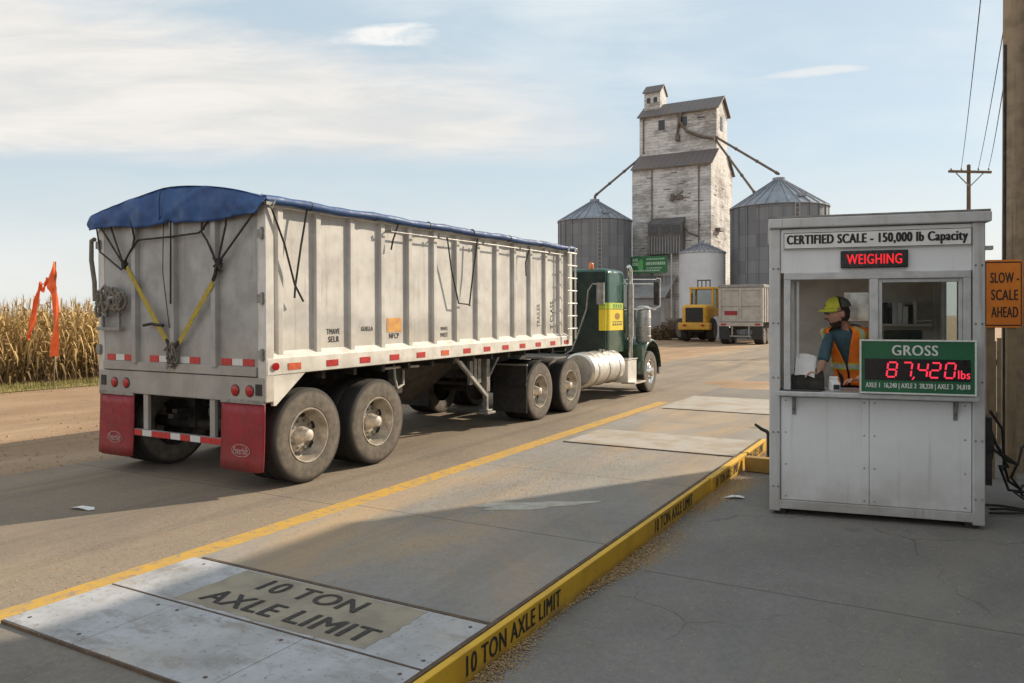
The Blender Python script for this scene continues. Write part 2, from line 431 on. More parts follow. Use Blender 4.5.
def kerb_mat(name, c1, c2):
    n = NT(name)
    col = n.mix(n.ramp(n.noise(3, 7, .6), .35, .7), c1, c2)
    sc = n.ramp(n.noise(7, 8, .7, n.map((1, 1, 3))), .62, .7)
    col = n.mix(n.math('MULTIPLY', sc, .8), col, (.14, .085, .04))
    z = n.sep()[2]
    col = n.mix(n.math('MULTIPLY', n.ramp(z, -.13, -.05, 1, 0), n.ramp(n.noise(4, 5), .3, .7, .2, .8)), col, (.2, .14, .075))
    n.bump(n.noise(25, 6), .3, .006)
    return n.done(col, .62)
mt['kerb'] = kerb_mat('yellow_kerb_paint', (.70, .41, .022), (.56, .32, .02))
def line_mat():
    n = NT('worn_yellow_line')
    col = n.mix(n.ramp(n.noise(4, 7), .35, .7), (.52, .30, .045), (.42, .27, .075))
    col = n.mix(n.math('MULTIPLY', n.ramp(n.noise(9, 8, .75), .5, .62), .9), col, (.25, .2, .15))
    n.bump(n.noise(30, 5), .25, .006); return n.done(col, .75)
mt['line'] = line_mat()
mt['rust'] = M('rusty_edge_angle', (.085, .06, .042), (.13, .085, .05), .8, .1, 12)
mt['grain'] = M('corn_kernels', (.46, .32, .16), (.27, .18, .085), .7, 0, 50)

# ------------------------------------------------------------------ ground, road, yard
def sheet(name, s0, s1, t0, t1, z, mat, label=None, ns=1, nt=1, kind='structure'):
    b = MB(); vs = []; fs = []
    for i in range(ns+1):
        for j in range(nt+1):
            vs.append((s0+(s1-s0)*i/ns, t0+(t1-t0)*j/nt, z))
    for i in range(ns):
        for j in range(nt):
            a = i*(nt+1)+j; fs.append((a, a+nt+1, a+nt+2, a+1))
    b.add(vs, fs)
    o = b.build(name, mat, None, loc=P0, rot=(0, 0, TH))
    tag(o, label, None, kind=kind); return o
KT = -4.28
def gz(s, t):
    """ground height: the yard right of the kerb lies a step lower and rises to the road further on"""
    if t > KT: return 0.
    q = min(max((s-9)/5, 0), 1); q = q*q*(3-2*q)
    return -.134*(1-q)
b = MB()
S = [-600, -120, -40, -20] + list(np.arange(-12, 16.1, 1.)) + [20, 30, 45, 70, 110, 200, 500, 2500]
T = [-2500, -500, -150, -60, -30, -15, -8, KT-.002, KT+.002, 0, 4, 8, 16, 30, 60, 150, 500, 2500]
vs = [(s, t, gz(s, t)-.012) for s in S for t in T]
nt_ = len(T)
fs = [(i*nt_+j, (i+1)*nt_+j, (i+1)*nt_+j+1, i*nt_+j+1) for i in range(len(S)-1) for j in range(nt_-1)]
g = b.add(vs, fs).build('ground', mt['dirt'], None, loc=P0, rot=(0, 0, TH)); tag(g, None, None, kind='structure')
sheet('road', -60, 70, -1.315, 3.7, 0., mt['road'])
sheet('apron', -14, -3.53, -4.27, -1.315, .016, mt['apron'])
sheet('far_pavement', 12.75, 60, -9, -1.165, -.003, mt['apron'])
b = MB()
Sy = list(np.arange(-14, 20.1, .5)); Ty = [-40, -26, -18, -12, -8, -6, -4.285]
vs = [(s, t, gz(s, t)-.006) for s in Sy for t in Ty if True]
fs = [(i*7+j, (i+1)*7+j, (i+1)*7+j+1, i*7+j+1) for i in range(len(Sy)-1) for j in range(6)]
yo = b.add(vs, fs).build('concrete_yard', mt['yard'], None, loc=P0, rot=(0, 0, TH)); tag(yo, None, None, kind='structure')
rm = MB().add([(s, -1.14+.0086*s+q, .004) for s in (-20, -8, -4, 0, 4, 8, 11.2) for q in (-.14, .13)], [(2*i, 2*i+2, 2*i+3, 2*i+1) for i in range(6)]).build('road_marking', mt['line'], None, loc=P0, rot=(0, 0, TH))
tag(rm, None, None, kind='structure')
# grass strip in front of the corn
sheet('grass_verge', -30, 40, 14.9, 17.5, .006, mt['grass'])
b = MB(); rg = random.Random(3)
for i in range(9000):
    s = rg.uniform(0, 22); tt = rg.gauss(15.9, .6)
    h = rg.uniform(.05, .16); a_ = rg.uniform(0, PI); q = .012
    dx, dy = math.cos(a_)*q, math.sin(a_)*q; lx, ly = rg.uniform(-.05, .05), rg.uniform(-.05, .05)
    b.add([(s-dx, tt-dy, 0), (s+dx, tt+dy, 0), (s+lx, tt+ly, h)], [(0, 1, 2)])
go = b.build('grass', mt['grass'], None, loc=P0, rot=(0, 0, TH), recalc=False)
tag(go, 'strip of short dry grass along the edge of the cornfield', 'grass', kind='stuff')

# ------------------------------------------------------------------ truck scale
sc_ = thing('truck_scale', 'long concrete truck scale deck with white steel end plates and a yellow kerb', 'truck scale', P0, (0, 0, TH))
DZ = .034
MB().span((-3.5, -4.24, -.1), (12.7, -1.32, DZ)).build('deck_slab', mt['deckc'], sc_, bevel=.012)
def plate(s0, s1, t0, t1, m='plate', z=DZ):
    return MB().span((s0, t0, z-.01), (s1, t1, z+.009)).build('steel_plate', mt[m], sc_, bevel=.004)
plate(-3.52, -2.768, -2.095, -1.32); plate(-3.52, -2.768, -3.285, -2.10); plate(-3.52, -2.768, -4.23, -3.29)
pl = plate(-2.75, -2.03, -4.23, -1.445); plate(-2.755, -2.03, -1.44, -1.32)
plate(4.8, 6.3, -4.23, -1.5, 'plate_far'); plate(9.8, 12.6, -4.23, -1.4, 'plate_far')
MB().span((-3.536, -4.24, -.02), (-3.522, -1.32, DZ+.004)).build('edge_angle', mt['rust'], sc_)
for s_ in (4.77, 9.77): MB().span((s_-.03, -4.23, DZ-.01), (s_+.0, -1.5, DZ+.014)).build('edge_angle', mt['rust'], sc_)
rj = random.Random(23); q_ = []
for k in range(24): q_.append((-2.72+rj.uniform(-.012, .012), -3.72+1.74*k/24))
for k in range(12): q_.append((-2.72+.67*k/12, -1.98+rj.uniform(-.014, .014)))
for k in range(24): q_.append((-2.05+rj.uniform(-.006, .006), -1.98-1.74*k/24))
for k in range(12): q_.append((-2.05-.67*k/12, -3.72+rj.uniform(-.016, .016)))
patch = MB().prism(q_, lambda a, c: (a, c, DZ+.005), lambda a, c: (a, c, DZ+.0112)).build('painted_patch', mt['tan'], sc_)
MB().span((-2.027, -4.23, DZ-.01), (-1.995, -1.40, DZ+.012)).build('edge_angle', mt['rust'], sc_)
MB().span((-2.765, -4.23, DZ-.01), (-2.752, -1.33, DZ+.0105)).build('edge_angle', mt['rust'], sc_)
text('deck_lettering', '10 TON', mt['ink'], patch, (-2.22, -2.82, DZ+.013), (0, 0, -PI/2), .93, .2, bold=.012)
text('deck_lettering', 'AXLE LIMIT', mt['ink'], patch, (-2.55, -2.9, DZ+.013), (0, 0, -PI/2), 1.5, .2, bold=.012)
for s_, t_ in ((-3.42, -1.45), (-3.42, -2.0), (-2.86, -2.0), (-2.86, -2.2), (-3.42, -3.18), (-2.86, -3.18), (-3.42, -3.4), (-2.86, -4.1), (-2.12, -4.1), (-2.66, -4.12), (-2.12, -1.55)):
    MB().lathe([(.014, 0), (.012, .003), (0, .004)], (s_, t_, DZ+.009), 'z', 10).build('bolt_head', mt['rust'], pl)
def kerb(s0, s1, t0, t1, z1):
    k = MB().span((s0, t0, -.15), (s1, t1, z1)).build('side_kerb', mt['kerb'], sc_, bevel=.006)
    return k
k1 = kerb(-3.6, 3.02, KT-.02, KT+.035, DZ+.03); k2 = kerb(3.03, 4.55, KT-.045, KT+.035, DZ+.036); k3 = kerb(4.56, 6.42, KT-.035, KT+.035, DZ+.032)
MB().span((-3.6, KT+.037, DZ-.02), (6.4, KT+.07, DZ+.034)).build('edge_angle', mt['rust'], sc_)
for k, s_, w_, tt in ((k1, -1.84, 1.28, KT-.02), (k1, 1.6, 1.3, KT-.02), (k2, 3.8, 1.2, KT-.045), (k3, 5.5, 1.3, KT-.035)):
    text('kerb_lettering', '10 TON AXLE LIMIT', mt['ink'], k, (s_, tt-.0008, -.022), (PI/2, 0, 0), w_, .122, bold=.014)
# spilled grain: too many kernels to count
b = MB(); rg = random.Random(11)
def kernel(s, t, z, q):
    a_ = rg.uniform(0, 2*PI); c, d = math.cos(a_)*q, math.sin(a_)*q; h = q*.5
    b.add([(s-c, t-d, z), (s-d*.6, t+c*.6, z), (s+c, t+d, z), (s+d*.6, t-c*.6, z), (s, t, z+h)], [(0, 1, 4), (1, 2, 4), (2, 3, 4), (3, 0, 4)])
for i in range(30000):
    s = rg.uniform(-3.4, 6.3) if rg.random() < .7 else rg.gauss(3.4, .9); c = abs(rg.gauss(0, .09+.05*math.sin(s*1.7)+.02*s)); t_ = KT-.03-c
    if rg.random() < .45+.4*math.sin(s*2.1+1): kernel(s, t_, gz(s, t_)-.004+max(0, .035-.2*c)*rg.random(), rg.uniform(.005, .0125))
for i in range(9000):
    s = rg.gauss(1.8, 1.7); t_ = rg.gauss(-2.5, .6)
    if -4.1 < t_ < -1.4: kernel(s, t_, DZ+.0005, rg.uniform(.004, .009))
for i in range(2600):
    s = rg.uniform(-4, 9); t_ = rg.gauss(-.75, .5)
    if t_ > -1.15 and t_ < 3: kernel(s, t_, .001, rg.uniform(.006, .012))
for i in range(1500):
    s = rg.uniform(-4, 4); t_ = rg.uniform(-8.5, -4.4); kernel(s, t_, -.14, rg.uniform(.005, .011))
so_ = b.build('spilled_grain', mt['grain'], None, loc=P0, rot=(0, 0, TH), recalc=False)
tag(so_, 'loose corn kernels spilled along the yellow kerb and over the scale deck', 'grain', kind='stuff')
b = MB(); vs = [(0, 0, 0)]; m = 26
for i in range(m):
    a_ = 2*PI*i/m; r_ = 1+.22*math.sin(3*a_+1)+.13*math.sin(7*a_)+.06*math.sin(13*a_)
    vs.append((math.cos(a_)*.62*r_, math.sin(a_)*.15*r_, 0))
b.add(vs, [(0, i+1, (i+1) % m+1) for i in range(m)])
b.build('paint_smear', M('pale_paint_smear', (.46, .44, .37), (.36, .34, .29), .8, 0, 7, speck=((.3, .28, .24), .8)), sc_, loc=(.9, -2.95, DZ+.003), rot=(0, 0, -.9))
# two flat scraps of paper trampled on the ground
def scrap(label, loc, rz, w_, h_):
    b = MB(); vs = []; nn = 7
    for i in range(nn):
        a_ = 2*PI*i/nn; r_ = 1+.25*math.sin(i*2.4)
        vs.append((math.cos(a_)*w_*r_, math.sin(a_)*h_*r_, .006+.012*(i % 3)))
    vs.append((0, 0, .02)); b.add(vs, [(i, (i+1) % nn, nn) for i in range(nn)])
    o = b.build('paper_scrap', mt['white'], None, loc=loc, rot=(0, 0, rz)); tag(o, label, 'litter')
scrap('flat white scrap of paper on the shaded yard by the kerb end', (2.67, 9.16, -.135), .2, .13, .05)
scrap('flat pale scrap on the road in the shadow behind the trailer', (-4.55, 8.09, .002), -.2, .15, .05)

b = MB(); rg = random.Random(17)
for i in range(5000):
    s = rg.uniform(-6, 16); t_ = 3.75+abs(rg.gauss(0, 4)); q = rg.uniform(.008, .035)*(1 if rg.random() < .9 else 2)
    if t_ < 14.6: kernel(s, t_, -.014, q)
for i in range(900):
    s = rg.uniform(-5, 12); t_ = rg.gauss(3.6, .25); kernel(s, t_, -.004, rg.uniform(.008, .025))
cl = b.build('dirt_clods', mt['dirt'], None, loc=P0, rot=(0, 0, TH), recalc=False)
tag(cl, 'small clods and pebbles strewn over the dirt lot beside the road', 'dirt', kind='stuff')

b = MB(); vs = [(0, 0, .05)]; m = 40; rg = random.Random(5)
for k, q in ((0, .55), (1, 1.)):
    for i in range(m):
        a_ = 2*PI*i/m; r_ = q*(1+.2*math.sin(3*a_+1)+.1*math.sin(7*a_)+.05*math.sin(15*a_))
        vs.append((math.cos(a_)*1.6*r_, math.sin(a_)*1.3*r_, .04 if k == 0 else -.02))
fs = [(0, i+1, (i+1) % m+1) for i in range(m)] + [(i+1, m+i+1, m+(i+1) % m+1, (i+1) % m+1) for i in range(m)]
gp = b.add(vs, fs).build('gravel_patch', mt['dirt'], None, smooth=60, loc=(7.2, 22.6, .01)); tag(gp, None, None, kind='structure')
# ------------------------------------------------------------------ wheels (outer face looks to -y when side = -1)
def make_wheel(parent, x, yo, r, width, side=-1, dual=False, hubcap=True, front=False):
    k = -side   # inward direction along y
    prof = [(r*.56, .03), (r*.60, .005), (r*.72, -.004), (r*.86, .0), (r*.94, .008), (r*.985, .022), (r, .038)]
    m = 5
    for i in range(m):
        a = .055 + (width-.11)*(i+.5)/m; g = .012
        prof += [(r, a-g), (r-.014, a-g+.002), (r-.014, a+g-.002), (r, a+g)]
    prof += [(r, width-.038), (r*.985, width-.022), (r*.94, width-.008), (r*.72, width), (r*.56, width-.02)]
    b = MB(); b.lathe(prof, (0, 0, 0), 'y', 48, sgn=k, cap=False)
    wdist = 0
    o = b.build('wheel', mt['tyre'], parent, smooth=32, loc=(x, yo, r))
    if dual:
        b = MB().lathe(prof, (0, 0, 0), 'y', 40, sgn=k, cap=False)
        b.build('inner_tyre', mt['tyre'], o, smooth=32, loc=(0, k*(width+.05), 0))
    # dished rim
    if front:
        rp = [(r*.58, .02), (r*.56, .008), (r*.53, .012), (r*.50, .05), (r*.46, .07), (r*.40, .05), (r*.3, .02), (r*.24, .0), (r*.22, -.04), (r*.2, -.06), (0, -.07)]
    else:
        rp = [(r*.585, .015), (r*.57, .0), (r*.545, .002), (r*.53, .03), (r*.50, .09), (r*.47, .15), (r*.44, .17), (r*.40, .175), (r*.36, .16), (r*.25, .15), (r*.2, .15), (0, .15)]
    MB().lathe(rp, (0, 0, 0), 'y', 40, sgn=k, cap=False).build('rim', mt['rim'] if not front else mt['chrome'], o, smooth=40)
    if not front:
        b = MB().lathe([(r*.2, .15), (r*.17, .12), (r*.145, .07), (r*.13, .03), (r*.115, .0), (r*.06, -.012), (0, -.015)], (0, 0, 0), 'y', 24, sgn=k)
        b.build('hub', mt['hub'], o, smooth=40)
        b = MB(); h = MB()
        for i in range(10):
            a = 2*PI*i/10; b.cyl((math.cos(a)*r*.29, k*.155, math.sin(a)*r*.29), (math.cos(a)*r*.29, k*.12, math.sin(a)*r*.29), .017, n=6)
        for i in range(6):
            a = 2*PI*(i+.35)/6; c = Vector((math.cos(a)*r*.415, 0, math.sin(a)*r*.415))
            tx, tz = -math.sin(a), math.cos(a)
            pts = [(c.x+tx*math.cos(q)*.05+math.cos(a)*math.sin(q)*.03, c.z+tz*math.cos(q)*.05+math.sin(a)*math.sin(q)*.03) for q in [2*PI*j/12 for j in range(12)]]
            MB().prism(pts, lambda p, q: (p, k*.2, q), lambda p, q: (p, k*.158, q)).build('vent_hole', mt['dark'], o)
        b.build('lug_nut', mt['steel'], o)
    else:
        b = MB(); h = MB()
        for i in range(10):
            a = 2*PI*i/10; b.cyl((math.cos(a)*r*.33, k*.03, math.sin(a)*r*.33), (math.cos(a)*r*.33, k*-.01, math.sin(a)*r*.33), .02, n=6)
            a += PI/10; h.cyl((math.cos(a)*r*.44, k*.08, math.sin(a)*r*.44), (math.cos(a)*r*.44, k*.055, math.sin(a)*r*.44), .03, n=10)
        b.build('lug_nut', mt['chrome'], o); h.build('vent_hole', mt['dark'], o)
    return o

# ------------------------------------------------------------------ grain trailer (x forward along its right side, y to its left)
TW, TL = 3.15, 8.33
tr = thing('grain_trailer', 'long pale grain trailer with ribbed sides, blue roll tarp and red mud flaps', 'trailer', P0, (0, -R(.42), TH))
ZB, ZT = 1.57, 3.34
for sgn, yp, yo in ((-1, .085, 0.), (1, TW-.085, TW)):
    o_ = lambda q: yp + sgn*q
    p = MB().span((.06, min(yp, yp-sgn*.03), ZB-.1), (TL-.03, max(yp, yp-sgn*.03), ZT)).build('side_panel', mt['alu_side'], tr)
    for i in range(13):
        x = .25+.634*i; b = MB()
        b.prism([(x-.045, o_(-.006)), (x-.043, o_(.05)), (x+.043, o_(.05)), (x+.045, o_(-.006))], lambda a, c: (a, c, ZB-.02), lambda a, c: (a, c, ZT-.02))
        b.build('rib', mt['alu_side'], p, bevel=.006)
    # sloping shelf and bottom rail
    b = MB(); b.prism([(yp-sgn*.01, ZB+.07), (o_(.087), ZB-.015), (o_(.09), ZB-.21), (yp-sgn*.05, ZB-.21)], lambda a, c: (0, a, c), lambda a, c: (TL+.02, a, c))
    br = b.build('bottom_rail', mt['rail'], tr, bevel=.006)
    for i in range(13):
        x = .45+.634*i if i else .43
        MB().span((x-.11, o_(.088), ZB-.165), (x+.1, o_(.095), ZB-.085)).build('reflector', mt['orange_r' if i in (0, 5) else 'red'], br)
    for x in (8.1,): MB().span((x-.05, o_(.088), ZB-.165), (x+.06, o_(.095), ZB-.085)).build('reflector', mt['red'], br)
    MB().cyl((.12, o_(.08), ZB-.11), (.12, o_(.112), ZB-.11), .045, n=16).build('side_light', mt['lens'], br, smooth=40)
    # top rail and the tube the tarp rolls on
    MB().span((0., o_(-.03), ZT-.02), (TL, o_(.065), ZT+.06)).build('top_rail', mt['rail'], tr, bevel=.008)
MB().span((TL-.05, .1, ZB-.2), (TL, TW-.1, ZT)).build('front_panel', mt['alu'], tr)
for y0 in (0., TW-.13):
    b = MB().span((-.02, y0, 1.05), (.11, y0+.13, ZT+.04)); b.build('corner_post', mt['alu'], tr, bevel=.01)
    MB().span((TL-.1, y0, ZB-.2), (TL+.03, y0+.13, ZT+.04)).build('corner_post', mt['alu'], tr, bevel=.01)
# rear door
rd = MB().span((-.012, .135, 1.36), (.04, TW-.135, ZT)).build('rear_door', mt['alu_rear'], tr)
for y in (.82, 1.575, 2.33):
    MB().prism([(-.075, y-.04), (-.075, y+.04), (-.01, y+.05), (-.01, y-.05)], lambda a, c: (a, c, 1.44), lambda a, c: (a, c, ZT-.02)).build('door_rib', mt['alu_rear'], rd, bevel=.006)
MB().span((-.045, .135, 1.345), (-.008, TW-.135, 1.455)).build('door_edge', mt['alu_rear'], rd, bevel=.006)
for y in (.045, TW-.045):
    for z in (1.6, 2.25, 3.0):
        b = MB().cyl((-.03, y, z-.07), (-.03, y, z+.07), .022, n=10); b.span((-.026, y-.045, z-.05), (-.018, y+.09, z+.05)); b.build('hinge', mt['steel'], rd)
for y0, pat in ((2.42, 'rwr'), (1.72, 'wr.'), (.95, '.rw'), (.2, 'rwr')):
    for i, c in enumerate(pat):
        if c == '.': continue
        y = y0+.08+i*.185
        MB().span((-.021, y-.088, 1.465), (-.0135, y+.088, 1.545)).build('reflector', mt['red' if c == 'r' else 'white_r'], rd)
# lamp board under the door
sill = MB().span((-.03, .02, 1.04), (.16, TW-.02, 1.335)).build('rear_sill', mt['alu_rear'], tr, bevel=.012)
MB().prism([(.1, 1.36), (.62, 1.36), (.14, 1.0), (.1, 1.0)], lambda a, c: (a, .005, c), lambda a, c: (a, .05, c)).build('gusset_plate', mt['rail'], tr, bevel=.004)
MB().prism([(.1, 1.36), (.62, 1.36), (.14, 1.0), (.1, 1.0)], lambda a, c: (a, TW-.05, c), lambda a, c: (a, TW-.005, c)).build('gusset_plate', mt['rail'], tr, bevel=.004)
for y in (.25, .49, 2.54, 2.79):
    l = MB().lathe([(.07, 0), (.07, -.008), (.062, -.012)], (-.028, y, 1.175), 'x', 24).build('lamp_ring', mt['black'], sill, smooth=40)
    MB().lathe([(.062, 0), (.058, -.006), (.03, -.012), (0, -.014)], (-.037, y, 1.175), 'x', 24).build('tail_light', mt['lens'], l, smooth=60)
for y in (.10, 3.02): MB().span((-.04, y-.05, 1.13), (-.031, y+.05, 1.26)).build('marker_plate', mt['dark'], sill)
# mud flaps with a script badge in an oval
def flap(y0, y1, zt, zb):
    yc = (y0+y1)/2
    b = MB(); n_ = 8; vs = []; fs = []
    for i in range(n_+1):
        for j in range(7):
            u_, v_ = i/n_, j/6
            x = -.015 - .02*math.sin(v_*PI)*math.sin(u_*3) - .03*v_*v_
            vs.append((x, y0+(y1-y0)*u_, zt+(zb-zt)*v_ + (.02 if j == 6 and i in (0, n_) else 0)))
    for i in range(n_):
        for j in range(6): fs.append((i*7+j, i*7+j+1, (i+1)*7+j+1, (i+1)*7+j))
    o = b.add(vs, fs).build('mud_flap', mt['red_flap'], tr, smooth=60)
    sm = o.modifiers.new('thick', 'SOLIDIFY'); sm.thickness = .012; sm.offset = 0
    zc = zb+(zt-zb)*.3
    b = MB(); m = 28; vs = []; rx = .155; rz = .075
    for i in range(m):
        a = 2*PI*i/m
        for q in (1., .93): vs.append((-.056, yc+math.cos(a)*rx*q, zc+math.sin(a)*rz*(q if q == 1 else .88)))
    b.add(vs, [(2*i, 2*i+1, (2*i+3) % (2*m), (2*i+2) % (2*m)) for i in range(m)])
    b.build('badge_outline', mt['emblem'], o)
    text('badge_lettering', 'Peterbilt', mt['emblem'], o, (-.056, yc, zc), (PI/2, 0, -PI/2), .25, .085, shear=.3, bold=.012)
    MB().span((-.035, y0, zt-.01), (-.005, y1, zt+.035)).build('flap_bracket', mt['steel'], tr)
mt['emblem'] = M('faded_pink_emblem', (.45, .27, .25), (.36, .18, .17), .7, 0, 30)
flap(.02, .74, 1.035, .235); flap(2.40, 3.12, 1.02, .21)
# underride guard
ug = MB().span((-.02, .74, .50), (.03, 2.40, .585)).build('underride_guard', mt['steel'], tr, bevel=.006)
for i in range(9):
    y = .75+.185*i
    MB().span((-.027, y, .505), (-.0215, min(y+.18, 2.39), .58)).build('reflector', mt['white_r' if i in (2, 4, 7) else 'red'], ug)
for y in (.92, 2.18): MB().span((-.01, y-.045, .585), (.04, y+.045, 1.06)).build('guard_post', mt['alu_rear'], tr, bevel=.006)
# chassis
for y in (1.1, 2.05): MB().span((.15, y-.05, 1.0), (TL-.1, y+.05, 1.36)).build('frame_rail', mt['dark'], tr)
MB().span((.15, .12, 1.335), (TL-.05, TW-.12, 1.358)).build('floor_pan', mt['dark'], tr)
b = MB()
for i in range(14): b.span((.4+.6*i, .1, 1.25), (.46+.6*i, TW-.1, 1.334))
b.build('cross_member', mt['dark'], tr)
for x in (.68, 2.0):
    MB().cyl((x, .3, .58), (x, TW-.3, .58), .075, n=14).build('axle', mt['dark'], tr, smooth=40)
    for y in (1.1, 2.05):
        b = MB().span((x-.42, y-.05, .7), (x+.42, y+.05, .76)).span((x-.36, y-.05, .765), (x+.36, y+.05, .82)).span((x-.1, y-.07, .55), (x+.1, y+.07, 1.0)); b.build('leaf_spring', mt['dark'], tr)
        MB().lathe([(.1, -.1), (.13, -.08), (.13, .08), (.1, .1)], (x+.16, y+(.25 if y < 1.5 else -.25), .75), 'y', 16).build('brake_chamber', mt['steel'], tr, smooth=40)
    make_wheel(tr, x, 0.005, .58, .3, -1, True); make_wheel(tr, x, TW-.005, .58, .3, 1, True)
MB().lathe([(0, -.5), (.14, -.48), (.17, -.42), (.17, .42), (.14, .48), (0, .5)], (3.7, 1.6, .98), 'x', 20).build('air_tank', mt['dark'], tr, smooth=40)
MB().span((2.65, .35, .85), (3.0, .9, 1.25)).build('valve_box', mt['dark'], tr, bevel=.02)
b = MB().tube([(2.75, .32, 1.3), (2.72, .28, 1.1), (2.8, .3, .95), (2.95, .3, 1.0), (3.0, .34, 1.2)], .018, 6); b.tube([(2.3, .3, 1.26), (2.75, .25, 1.27), (3.3, .28, 1.25)], .02, 6)
b.build('air_line', mt['rail'], tr, smooth=40)
# hopper chute between the wheel groups
b = MB(); hv = [(2.9, .5, 1.33), (5.0, .5, 1.33), (5.0, 2.65, 1.33), (2.9, 2.65, 1.33), (3.4, 1.2, .55), (4.5, 1.2, .55), (4.5, 1.95, .55), (3.4, 1.95, .55)]
b.add(hv, [(0, 1, 5, 4), (1, 2, 6, 5), (2, 3, 7, 6), (3, 0, 4, 7), (4, 5, 6, 7)]); b.build('hopper_chute', mt['dark'], tr)
# landing gear with its braces
for y in (.5, TW-.5):
    lg = MB().span((5.60, y-.06, .62), (5.72, y+.06, 1.35)).span((5.625, y-.042, .27), (5.695, y+.042, .63)).build('landing_leg', mt['steel'], tr, bevel=.006)
    MB().span((5.52, y-.13, .22), (5.80, y+.13, .26)).span((5.58, y-.09, .261), (5.74, y+.09, .3)).build('landing_foot', mt['steel'], lg, bevel=.006)
    MB().bar((4.45, y-.1, 1.36), (5.56, y-.08, .55), .06, .06).build('leg_brace', mt['galv'], lg)
    MB().bar((6.2, y, 1.34), (5.72, y, .85), .05, .05).build('leg_brace', mt['steel'], lg)
b = MB()
for x, y in ((5.0, .42), (5.17, .44), (5.34, .46)): b.span((x, y, .8), (x+.1, y+.05, 1.35))
b.build('stake_rack', mt['steel'], tr)
MB().cyl((5.66, .5, .75), (5.66, TW-.5, .75), .04, n=10).build('cross_shaft', mt['dark'], tr)
MB().lathe([(.5, 0), (.5, .05), (.06, .12)], (8.5-.75, 1.575, 1.16), 'z', 24).build('fifth_wheel_plate', mt['dark'], tr)
# ladder near the front of the right side
b = MB()
b.tube([(7.98, -.1, 1.5), (7.98, -.1, 3.4)], .02, 8); b.tube([(8.3, -.1, 1.5), (8.3, -.1, 3.4)], .02, 8)
for i in range(7): b.tube([(7.92, -.1, 1.72+.26*i), (8.36, -.1, 1.72+.26*i)], .016, 8)
b.build('ladder', mt['rail'], tr, smooth=40)
# tarp: an arched sheet over the bows, an end flap hanging over the door, a roll along the right edge
def arch(t):
    return .25*(1-((t-.53)/.47)**1.15)**.85 if t > .53 else .25*(1-((.53-t)/.53)**2.3)
rt = random.Random(5)
ph = [rt.uniform(0, 6) for _ in range(8)]
b = MB(); vs = []; fs = []; NS, NA = 60, 22
for i in range(NS+1):
    s = -.07+(TL+.1)*i/NS
    sag = -.022*(1-abs(((s/1.19) % 1)*2-1))
    for j in range(NA+1):
        q = j/NA; y = -.05+(TW+.1)*q
        f = .85+.15*math.exp(-s*1.3)
        z = ZT+.055+arch(q)*f+sag*math.sin(q*PI)+.008*math.sin(s*7+ph[0]+q*9)*math.sin(q*PI)
        vs.append((s, y, z))
for i in range(NS):
    for j in range(NA): a = i*(NA+1)+j; fs.append((a, a+1, a+NA+2, a+NA+1))
tp = b.add(vs, fs).build('tarp', mt['tarp_top'], tr, smooth=60, recalc=False)
b = MB(); vs = []; fs = []; NV = 12; NA = 44
for j in range(NA*2+1):
    q = j/(NA*2); y = -.07+(TW+.17)*q
    zt = ZT+.057+arch(q)
    zb = ZT-.13-.03*math.sin(q*PI)+(.02 if abs(q-.5) < .02 else 0)+.015*math.sin(q*17)
    if q < .04: zb += (.04-q)*3
    for v in range(NV+1):
        k = v/NV
        bulge = .06*math.sin(min(1, k*1.25)*PI*.62)+.016*math.sin(q*23+ph[1]+k*2)*k+.014*math.sin(q*47+ph[2]-k*4)*k+.010*math.sin(q*90+k*9)*(.4+k*.6)+.02*math.exp(-((q-.3-.25*k)/.03)**2)+.018*math.exp(-((q-.75+.2*k)/.025)**2)
        vs.append((-.055-bulge, y, zt+(zb-zt)*k))
for j in range(NA*2):
    for v in range(NV): a = j*(NV+1)+v; fs.append((a, a+1, a+NV+2, a+NV+1))
ef = b.add(vs, fs).build('end_flap', mt['tarp'], tp, smooth=70)
sm = ef.modifiers.new('thick', 'SOLIDIFY'); sm.thickness = .008
MB().tube([(-.12, 1.72, ZT+.26), (-.135, 1.725, ZT+.1), (-.13, 1.72, ZT-.12)], .012, 6).build('flap_seam', mt['tarp'], ef, smooth=60)
pts = [(-.05+(TL+.15)*i/40, -.02+.006*math.sin(i*1.1), ZT+.045+.008*math.sin(i*.8)) for i in range(41)]
b = MB().tube(pts, [.05+.006*math.sin(i*2.3) for i in range(41)], 14); b.build('tarp_roll', mt['tarp'], tp, smooth=60)
for i in range(1, 14, 2):
    MB().lathe([(.058, -.008), (.06, 0), (.058, .008)], (.05+.62*i, -.02, ZT+.046), 'x', 14).build('roll_tie', mt['cord'], tp, smooth=40)
MB().tube([(TL+.05, -.02, ZT+.05), (TL+.16, -.03, ZT+.05), (TL+.2, -.03, ZT-.02)], .03, 8).build('roll_crank', mt['steel'], tr, smooth=40)
b = MB().tube([(-.03, .03, ZT+.1), (-.06, -.02, ZT+.02), (.02, -.07, ZT-.06), (.09, -.05, ZT+.06)], .016, 6)
b.span((-.05, -.06, ZT-.02), (.06, .01, ZT+.03)); b.build('corner_latch', mt['steel'], tr)
# hooks and the thin rod under the roll
b = MB().tube([(2.2, -.035, ZT-.13), (5.2, -.035, ZT-.11), (7.9, -.035, ZT-.11)], .013, 6)
for x in (2.22, 3.4, 4.7, 6., 7.2): b.tube([(x, .05, ZT-.12), (x, -.05, ZT-.12), (x, -.055, ZT-.06)], .014, 6)
b.build('tie_rod', mt['steel'], tr, smooth=40)
